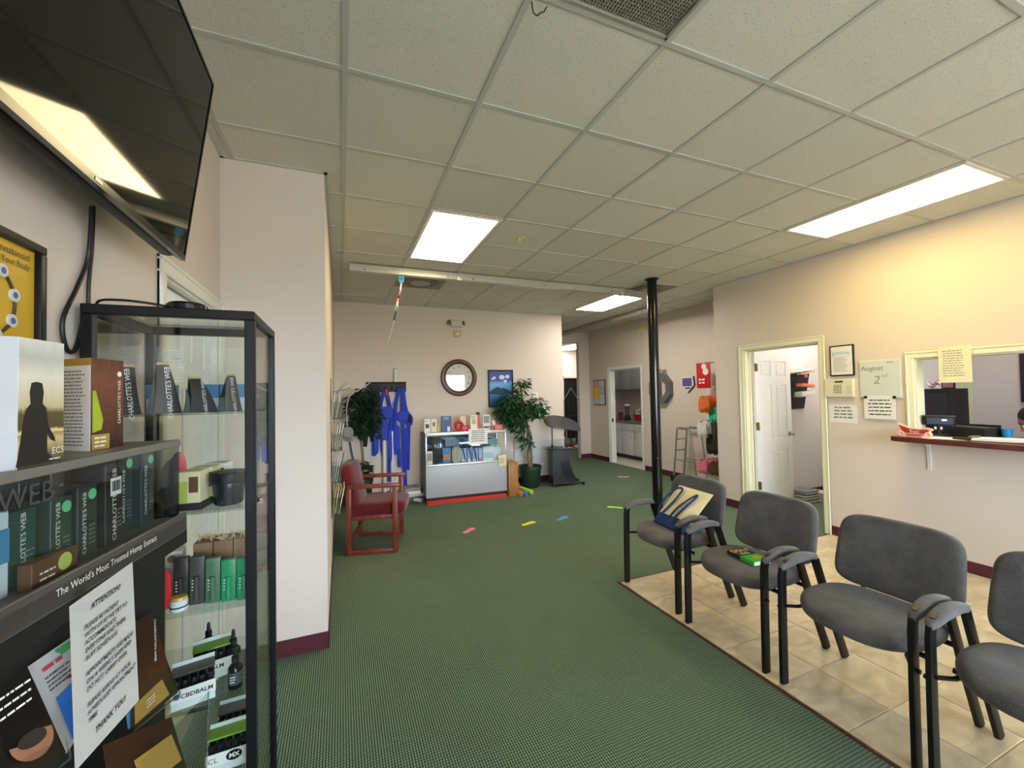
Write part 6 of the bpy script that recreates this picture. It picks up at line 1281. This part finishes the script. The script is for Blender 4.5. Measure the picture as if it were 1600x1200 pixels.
for k in range(6):
    o = B().box(6.01, 6.20, 3.66, 3.90, .001 + k*.021, .021 + k*.021, bev=.002, seg=1).make('catalogue', [MAGS[3], PAPER, MAGS[0]][k % 3]); tag(o, '%s pale catalogue of the stack right of the magazines' % ['bottom', 'second', 'third', 'fourth', 'fifth', 'top'][k], 'catalogue', 'catalogue stack on the office floor')
oc_ = thing('desk_chair', 'dark office chair mostly hidden behind the right door jamb', 'chair', (6.45, 3.15, 0), -10)
cushion(B(), lambda u, v, w: Vector((u*.24, v*.24, .48 + w*.045)), 4, 30).make('seat', GREYF, oc_); cushion(B(), lambda u, v, w: Vector((u*.22, -.25 + w*.035 - .04*v, .85 + v*.28)), 4, 30).make('backrest', GREYF, oc_)
B().cyl((0, 0, .10), (0, 0, .45), .03, 12).make('column', MATB, oc_); B().tube([(0, -.2, .46), (0, -.30, .56), (0, -.28, .75)], 0, flat=(.06, .014, (0, 1, 0))).make('back_bar', MATB, oc_)
for k in range(5): a = 2*math.pi*k/5; B().tube([(0, 0, .10), (.27*math.cos(a), .27*math.sin(a), .07)], [.025, .018], 8).ball((.27*math.cos(a), .27*math.sin(a), .03), .03, 10).make('leg', MATB, oc_)
cushion(B(), lambda u, v, w: Vector((-.28 + w*.02, u*.12, .68 + v*.03)), 3, 20).make('arm', MATB, oc_)
# ================================================================== right wall: notices, thermostat, whiteboard
def wx(name, label, cat, y, z, w, h, m, t=.002, part='sheet', fr=None):
    o = thing(name, label, cat, (XR, y, z)); B().box(-t, 0, -w/2, w/2, -h/2, h/2, bev=min(.004, t*.3), seg=1).make(part, m, o); return o
RD = (0, -1, 0)
t = wx('framed_certificate', 'black framed certificate on the wall right of the office door', 'certificate', 2.676, 1.828, .225, .318, BLK, .018, 'frame')
B().box(-.0195, -.017, -.098, .098, -.145, .145).make('sheet', PAPER, t, smooth=False); text('FYZICAL', .036, mat('print_sky', (120, 180, 214), .5), t, (-.0205, -.01, .075), RD, (0, 0, 1), bold=.0008); text('Therapy & Balance Centers', .011, mat('print_sky', (120, 180, 214)), t, (-.0205, -.01, .045), RD, (0, 0, 1))
B().tube([(-.0198, .078, .09), (-.0198, .07, .07), (-.0198, .078, .05)], .006, 6).make('logo_mark', mat('print_sky', (120, 180, 214)), t); wordlines(t, mat('ink_soft', (150, 150, 146), .6), (-.0195, 0, -.04), RD, (0, 0, 1), .15, 9, .017, .006, 31)
KP = mat('keypad_cream', (222, 216, 184), .5)
t = wx('alarm_keypad', 'cream alarm keypad with a small dark display beside the door', 'keypad', 2.708, 1.545, .268, .182, KP, .030, 'body')
B().box(-.0315, -.029, -.045, .03, .058, .074).make('display', INKD, t, smooth=False); b = B()
for i in range(4):
    for j in range(3): B().box(-.034, -.030, .005 - .035 + j*.026, .005 - .035 + j*.026 + .019, -.05 + i*.022, -.034 + i*.022, bev=.001, seg=1).make('key', mat('key_grey', (160, 156, 140), .5), t)
B().box(-.0315, -.0295, -.12, -.075, -.06, .03).make('flap', mat('flap_cream', (210, 204, 172), .5), t, smooth=False)
t = wx('patient_notice', 'white notice sheet taped below the alarm keypad', 'notice', 2.690, 1.280, .255, .185, PAPER, .0012); wordlines(t, mat('ink_soft2', (120, 120, 124), .6), (-.0012, 0, .015), RD, (0, 0, 1), .20, 4, .034, .014, 41, centre=True)
t = wx('whiteboard', 'small whiteboard with the handwritten date August 2nd', 'whiteboard', 2.358, 1.625, .335, .365, mat('board_frame', (206, 210, 204), .4), .014, 'frame')
B().box(-.0155, -.013, -.158, .158, -.172, .172).make('board', mat('board_white', (206, 212, 206), .25, var=.02), t, smooth=False)
MK = mat('marker_grey', (128, 130, 128), .6); text('August', .066, MK, t, (-.0165, .06, .105), RD, (0, 0, 1), shear=.12); text('2', .11, MK, t, (-.0165, .025, -.01), RD, (0, 0, 1), shear=.2); text('nd', .045, MK, t, (-.0165, -.04, .03), RD, (0, 0, 1), shear=.2); wordlines(t, MK, (-.0155, -.10, .155), RD, (0, 0, 1), .08, 1, .01, .008, 3)
t = wx('mask_notice', 'white notice sheet held by two black magnets under the whiteboard', 'notice', 2.365, 1.355, .255, .225, PAPER, .0012)
t.location.x = XR - .016; wordlines(t, INKD, (-.0012, 0, .0), RD, (0, 0, 1), .215, 5, .034, .010, 51, centre=True)
for k, y in enumerate((2.475, 2.245)):
    o = B().lathe([(.001, 0), (.014, 0), (.013, .008), (.001, .009)], (XR - .0178, y, 1.452), 16, rot(ay=-90)).make('magnet', BLK); tag(o, 'round black magnet at the %s corner of the whiteboard notice' % ('left', 'right')[k], 'magnet', 'magnets on the whiteboard')
# ================================================================== reception counter and room
CTM = wood('counter_mahogany', (74, 34, 30), (104, 52, 44), .25, axis=1)
o = B().prism([(4.52, 2.17), (4.49, 2.12), (4.475, 2.0), (4.47, .3), (5.15, .3), (5.15, 2.08), (4.78, 2.08), (4.778, 2.17)], 1.071, 1.112, 'z').make('reception_counter', CTM, smooth=False); tag(o, 'dark mahogany counter shelf under the reception window', 'counter')
t = thing('counter_bracket', 'thin white bracket under the reception counter', 'bracket', (XR, 2.02, 1.071)); B().prism([(0, 0), (-.05, 0), (-.05, -.02), (-.014, -.06), (-.010, -.26), (0, -.26)], -.012, .012, 'y').make('plate', PLW, t, smooth=False)
t = wx('window_notice', 'cream notice sheet hanging over the top of the reception window frame', 'notice', 1.822, 1.727, .205, .305, mat('paper_cream', (226, 220, 186), .85), .0012); t.location.x = XR - .022; wordlines(t, mat('ink_soft', (150, 150, 146)), (-.0012, 0, .01), RD, (0, 0, 1), .15, 11, .021, .007, 61)
# sleigh shaped sign
sg = thing('sleigh_sign', 'red and pink sleigh shaped wooden sign on the reception counter', 'sign', (4.60, 2.04, 1.112), 0)
PKE = mat('sleigh_edge', (240, 196, 176), .5); SRD = mat('sleigh_red', (176, 52, 48), .5)
outl = [(-.125, .112), (-.11, .115), (-.08, .10), (-.03, .080), (.04, .073), (.085, .085), (.12, .078), (.128, .062), (.112, .055), (.112, .045), (.122, .03), (.118, .01), (.10, 0), (-.085, 0), (-.105, .012), (-.11, .03), (-.102, .048), (-.095, .055), (-.112, .095)]
B().prism([(-x, z) for x, z in outl], -.008, .008, 'x').make('body', PKE, sg, smooth=False)
inn = [(-.10, .098), (-.07, .086), (-.025, .068), (.04, .062), (.085, .071), (.105, .064), (.098, .048), (.09, .03), (-.07, .03), (-.085, .055)]
B().prism([(-x, z) for x, z in inn], -.0095, -.0075, 'x').make('panel', SRD, sg, smooth=False); B().prism([(.04, .008), (.07, .022), (-.07, .022), (-.04, .008)], -.0095, -.0075, 'x').make('runner_gap', SRD, sg, smooth=False)
for y in (.085, -.095): B().tube([(-.0095, y + .017*math.cos(a), .024 + .017*math.sin(a)) for a in [2*math.pi*k/16 for k in range(16)]], .005, 6, closed=True).make('scroll', PKE, sg)
text('Toys', .034, PKE, sg, (-.0105, -.005, .046), RD, (0, 0, 1), bold=.001)
tm_ = thing('card_terminal', 'black card payment terminal on a stand at the reception counter', 'terminal', (4.86, 1.98, 1.112), 18)
B().lathe([(.001, 0), (.075, 0), (.07, .008), (.02, .014), (.001, .014)], n=28).make('foot', MATB, tm_); B().tube([(0, 0, .01), (.01, 0, .06), (.0, 0, .10)], 0, flat=(.05, .02, (0, 1, 0))).make('stem', MATB, tm_)
M = Matrix.Translation((0, 0, .135)) @ Matrix.Rotation(R_(-22), 4, 'Y'); B().box(-.02, .012, -.105, .105, -.042, .046, bev=.008, m=M).make('housing', MATB, tm_); B().box(-.0215, -.019, -.09, .075, -.03, .034, m=M).make('screen', emis('terminal_screen', (.05, .07, .12), .35, (40, 48, 62)), tm_, smooth=False); B().box(-.0225, -.021, -.05, -.02, .005, .02, m=M).make('screen_glow', emis('screen_glow', (.55, .65, 1.0), 1.2), tm_, smooth=False)
for y in (-.015, .022): B().box(-.03, -.012, y - .007, y + .007, .055, .08, bev=.003).make('switch', PLW, tm_)
B().tube(smooth_path([(.02, .10, .15), (.03, .125, .12), (.02, .11, .07), (.04, .12, .01)]), .004, 6).make('lead', PLW, tm_)
t = thing('document_tray', 'black open document tray behind the payment terminal', 'tray', (5.05, 1.87, 1.112), -6); B().box(-.11, .11, -.16, .15, 0, .004).box(-.11, -.106, -.16, .15, .004, .075).box(.106, .11, -.16, .15, .004, .095).box(-.106, .106, .146, .15, .004, .095).make('tray', MATB, t, smooth=False); B().box(-.10, .10, -.15, .14, .0045, .08, m=Matrix.Rotation(R_(2), 4, 'X')).make('stacked_folders', INKD, t, smooth=False)
t = thing('blue_cup', 'small bright blue cup beside the document tray', 'cup', (5.10, 1.655, 1.112)); B().lathe([(.028, 0), (.034, .07), (.031, .07), (.026, .006), (.001, .006)], n=20).make('cup', mat('cup_blue', (36, 140, 204), .35), t); B().lathe([(.0345, .064), (.036, .066), (.0345, .071)], n=20, closed=True).make('rim', mat('cup_blue', (36, 140, 204)), t)
t = thing('clipboard', 'brown clipboard with white forms lying on the reception counter', 'clipboard', (4.68, 1.545, 1.112), 6); B().box(-.11, .11, -.16, .16, 0, .006, bev=.002).make('board', mat('hardboard', (90, 66, 50), .6), t); B().box(-.10, .10, -.15, .14, .006, .024, m=Matrix.Rotation(R_(-1.5), 4, 'X')).make('forms', PAPER, t, smooth=False); B().box(-.05, .05, .12, .17, .018, .034, bev=.005).make('clip', NICK, t)
o = B().box(-.06, .06, -.012, .012, 0, .02, bev=.004).make('stapler', INKD); o.location = (4.60, 1.74, 1.112); o.rotation_euler = (0, 0, R_(70)); tag(o, 'dark stapler lying left of the clipboard on the counter', 'stapler')
o = B().box(-.11, .11, -.15, .15, 0, .0015).make('form_sheet', PAPER, smooth=False); o.location = (4.66, 1.83, 1.112); o.rotation_euler = (0, 0, R_(8)); tag(o, 'loose white form on the counter below the payment terminal', 'paper')
tw = thing('tower_cabinet', 'tall black speaker-like cabinet inside the reception room', 'cabinet', (5.62, 2.235, 0)); B().box(-.18, .18, -.105, .105, 0, 1.52, bev=.006).make('body', MATB, tw); B().box(-.186, -.18, -.09, .09, .9, 1.48, bev=.002).make('front_grille', INKD, tw)
for k in range(4): B().lathe([(.001, 0), (.012, 0), (.012, .004), (.001, .004)], (-.186, -.05 + .03*(k % 2), 1.20 + .05*(k//2)), 12, rot(ay=-90)).make('knob', mat('knob_blue_grey', (90, 104, 130), .4), tw)
t = thing('photo_stand', 'little picture frame standing on the black tower cabinet', 'frame', (5.58, 2.19, 1.52)); B().box(-.008, .008, -.05, .05, 0, .09, bev=.003).make('frame', MATB, t); B().box(-.0095, -.0075, -.04, .04, .01, .08).make('photo', mat('photo_pinkish', (176, 120, 128), .5, var=.4, scale=60), t, smooth=False)
t = thing('paper_flag', 'crumpled pink and white paper on top of the tower cabinet', 'paper', (5.56, 2.29, 1.52)); B().grid(lambda u, v: Vector((.02*math.sin(9*v), -.05 + .1*u, .02 + .05*v + .02*math.sin(7*u))), 8, 6).make('sheet', mat('paper_pink', (226, 190, 196), .7), t)
struct(B().box(6.60, 6.66, 2.46, 2.55, 0, ZT).box(6.62, 6.66, 2.40, 2.46, 0, 2.1), 'trim_7', mat('reception_trim', (206, 208, 180), .5), smooth=False)
t = thing('wall_screen', 'dark purple framed board on the reception room wall at the right edge', 'board', (6.66, 1.74, 1.62)); B().box(-.03, 0, -.30, .30, -.26, .28, bev=.004).make('frame', mat('board_plum', (44, 26, 56), .5), t); B().box(-.033, -.029, -.27, .27, -.23, .25).make('face', mat('board_dark', (34, 26, 40), .4), t, smooth=False)
dk = thing('reception_desk', 'pale reception desk behind the counter window', 'desk', (5.21, 1.2, 0)); B().box(-.24, .24, -.85, .85, .72, .75, bev=.004).make('top', mat('desk_beige', (196, 184, 160), .5), dk)
for x in (-.21, .21):
    for y in (-.8, .8): B().box(x - .025, x + .025, y - .025, y + .025, 0, .72).make('leg', NICK, dk, smooth=False)
# ---- receptionist bending over the desk: one continuous body, clothing and hair on top
ps = thing('person', 'dark haired person bending down behind the reception counter at the right edge', 'person', (5.62, 1.30, 0), 0)
def remesh(o, v, it=6):
    m = o.modifiers.new('remesh', 'REMESH'); m.mode = 'VOXEL'; m.voxel_size = v; m.use_smooth_shade = True
    s_ = o.modifiers.new('smooth', 'SMOOTH'); s_.iterations = it; s_.factor = .5; return o
SKIN = mat('skin_tone', (176, 124, 98), .5, var=.06); HC_ = Vector((-.26, .27, 1.235)); fd_ = Vector((-.35, .70, -.55)).normalized(); sd_ = Vector((.85, .45, 0)).normalized(); ud_ = sd_.cross(fd_).normalized(); ud_ = ud_ if ud_.z > 0 else -ud_
def hp(f, s, u): return HC_ + fd_ * f + sd_ * s + ud_ * u
b = B(); MH = Matrix(((sd_.x, fd_.x, ud_.x), (sd_.y, fd_.y, ud_.y), (sd_.z, fd_.z, ud_.z)))
b.ball(HC_, .1, 20, (.76, .95, 1.12), MH).ball(hp(.045, 0, -.055), .07, 16, (.8, .8, .85), MH).tube([hp(.085, 0, .015), hp(.108, 0, -.02), hp(.09, 0, -.035)], [.009, .014, .010], 8)
for s in (-1, 1): b.ball(hp(-.005, s*.077, -.01), .024, 10, (.35, .7, 1.1), MH)
b.ball(hp(.088, 0, -.065), .02, 10, (1.3, .6, .5), MH)
b.tube(smooth_path([hp(-.03, 0, -.08), (-.20, .17, 1.09), (-.12, .10, 1.02)]), .055, 14)
b.tube(smooth_path([(-.16, .12, 1.02), (-.06, .04, .90), (0, -.03, .66), (0, -.05, .50)]), [.07, .09, .105, .12, .128, .132, .134, .135, .135, .134, .132, .13, .128, .128, .13, .134, .138, .14, .14][:19], 16)
for s in (-1, 1):
    S_ = Vector((-.10 + .16*s*.75, .06 + .16*s*.4, .98)) ; E_ = S_ + Vector((-.12, .12, -.20)); H_ = Vector((-.30 + s*.07, .38 + s*.06, .785))
    b.tube(smooth_path([Vector((-.12, .08, .98)), S_, E_, H_]), [.06, .062, .06, .056, .052, .05, .05, .048, .046, .046, .046, .044, .042, .04, .038, .034, .032, .03, .028], 12)
    d_ = (H_ - E_).normalized(); d_.z = -.05; q = d_.cross(Vector((0, 0, 1))).normalized(); b.ball(H_ + d_ * .04, .042, 12, (1, 1, .45))
    for f in range(4): l = (.065, .078, .072, .055)[f]; o0 = H_ + d_ * .065 + q * (-.027 + f*.018); b.tube([o0, o0 + d_*l*.55 + Vector((0, 0, .004)), o0 + d_*l + Vector((0, 0, -.012))], [.0095, .009, .008], 8)
    o0 = H_ + d_*.02 + q*.035*s; b.tube([o0, o0 + d_*.03 + q*.022*s, o0 + d_*.06 + q*.02*s], [.011, .010, .009], 8)
    b.tube(smooth_path([(s*.09, -.05, .50), (s*.11 - .10, .22, .52), (s*.11 - .16, .36, .48), (s*.11 - .13, .30, .10)]), [.085, .085, .084, .082, .08, .078, .075, .072, .07, .068, .066, .063, .06, .058, .054, .05, .046, .042, .04], 12); b.ball((s*.11 - .16, .36, .06), .055, 12, (.8, 1.6, .8))
remesh(b.make('body', SKIN, ps), .008, 4)
sh = B().tube(smooth_path([(-.165, .125, 1.035), (-.06, .04, .90), (0, -.03, .66), (0, -.05, .48)]), [.085, .105, .12, .135, .143, .148, .15, .15, .15, .15, .148, .146, .144, .144, .146, .15, .154, .156, .156], 18)
for s in (-1, 1): S_ = Vector((-.10 + .16*s*.75, .06 + .16*s*.4, .98)); sh.tube(smooth_path([Vector((-.12, .08, .98)), S_, S_ + Vector((-.08, .08, -.13))]), [.075, .076, .076, .074, .072, .07, .069, .068, .067, .066, .066, .066, .066], 14)
remesh(sh.make('shirt', mat('shirt_plum', (62, 44, 72), .8, var=.15), ps), .012, 3)
tr_ = B()
for s in (-1, 1): tr_.tube(smooth_path([(s*.08, -.06, .50), (s*.11 - .10, .22, .52), (s*.11 - .16, .36, .49), (s*.11 - .13, .30, .12)]), [.10, .1, .1, .098, .096, .094, .092, .09, .088, .085, .082, .08, .078, .076, .073, .07, .067, .064, .062], 14)
remesh(tr_.make('trousers', mat('trousers_dark', (36, 36, 44), .85), ps), .012, 3)
hr = B().ball(hp(-.018, 0, .022), .1, 20, (.84, .98, 1.13), MH).ball(hp(-.09, 0, .01), .05, 14, (1, 1, 1), MH); hr.tube(smooth_path([hp(-.11, 0, 0), hp(-.15, 0, -.03), hp(-.16, .01, -.10)]), [.03, .034, .036, .036, .034, .032, .03, .028, .026, .022, .018, .014, .01], 10)
for s in (-1, 1): hr.ball(hp(.0, s*.068, .02), .05, 12, (.45, 1.0, 1.0), MH)
remesh(hr.make('hair', mat('hair_dark_brown', (34, 22, 18), .45, var=.3, scale=80), ps), .008, 2)
for s in (-1, 1): B().ball(hp(.083, s*.032, .01), .011, 10).make('eye', INKW, ps)
for s in (-1, 1): B().tube([hp(.088, s*.020, .034), hp(.088, s*.032, .038), hp(.080, s*.044, .034)], .003, 6).make('eyebrow', mat('hair_dark_brown', (34, 22, 18)), ps)
st_ = thing('stool', 'dark stool under the person behind the reception counter', 'stool', (5.62, 1.22, 0)); B().lathe([(.001, .40), (.17, .40), (.18, .37), (.17, .35), (.001, .35)], n=24).make('seat', MATB, st_); B().cyl((0, 0, .03), (0, 0, .36), .025, 10).make('column', NICK, st_); B().lathe([(.001, 0), (.2, 0), (.19, .02), (.03, .04), (.001, .04)], n=24).make('base', NICK, st_)
flush_texts()
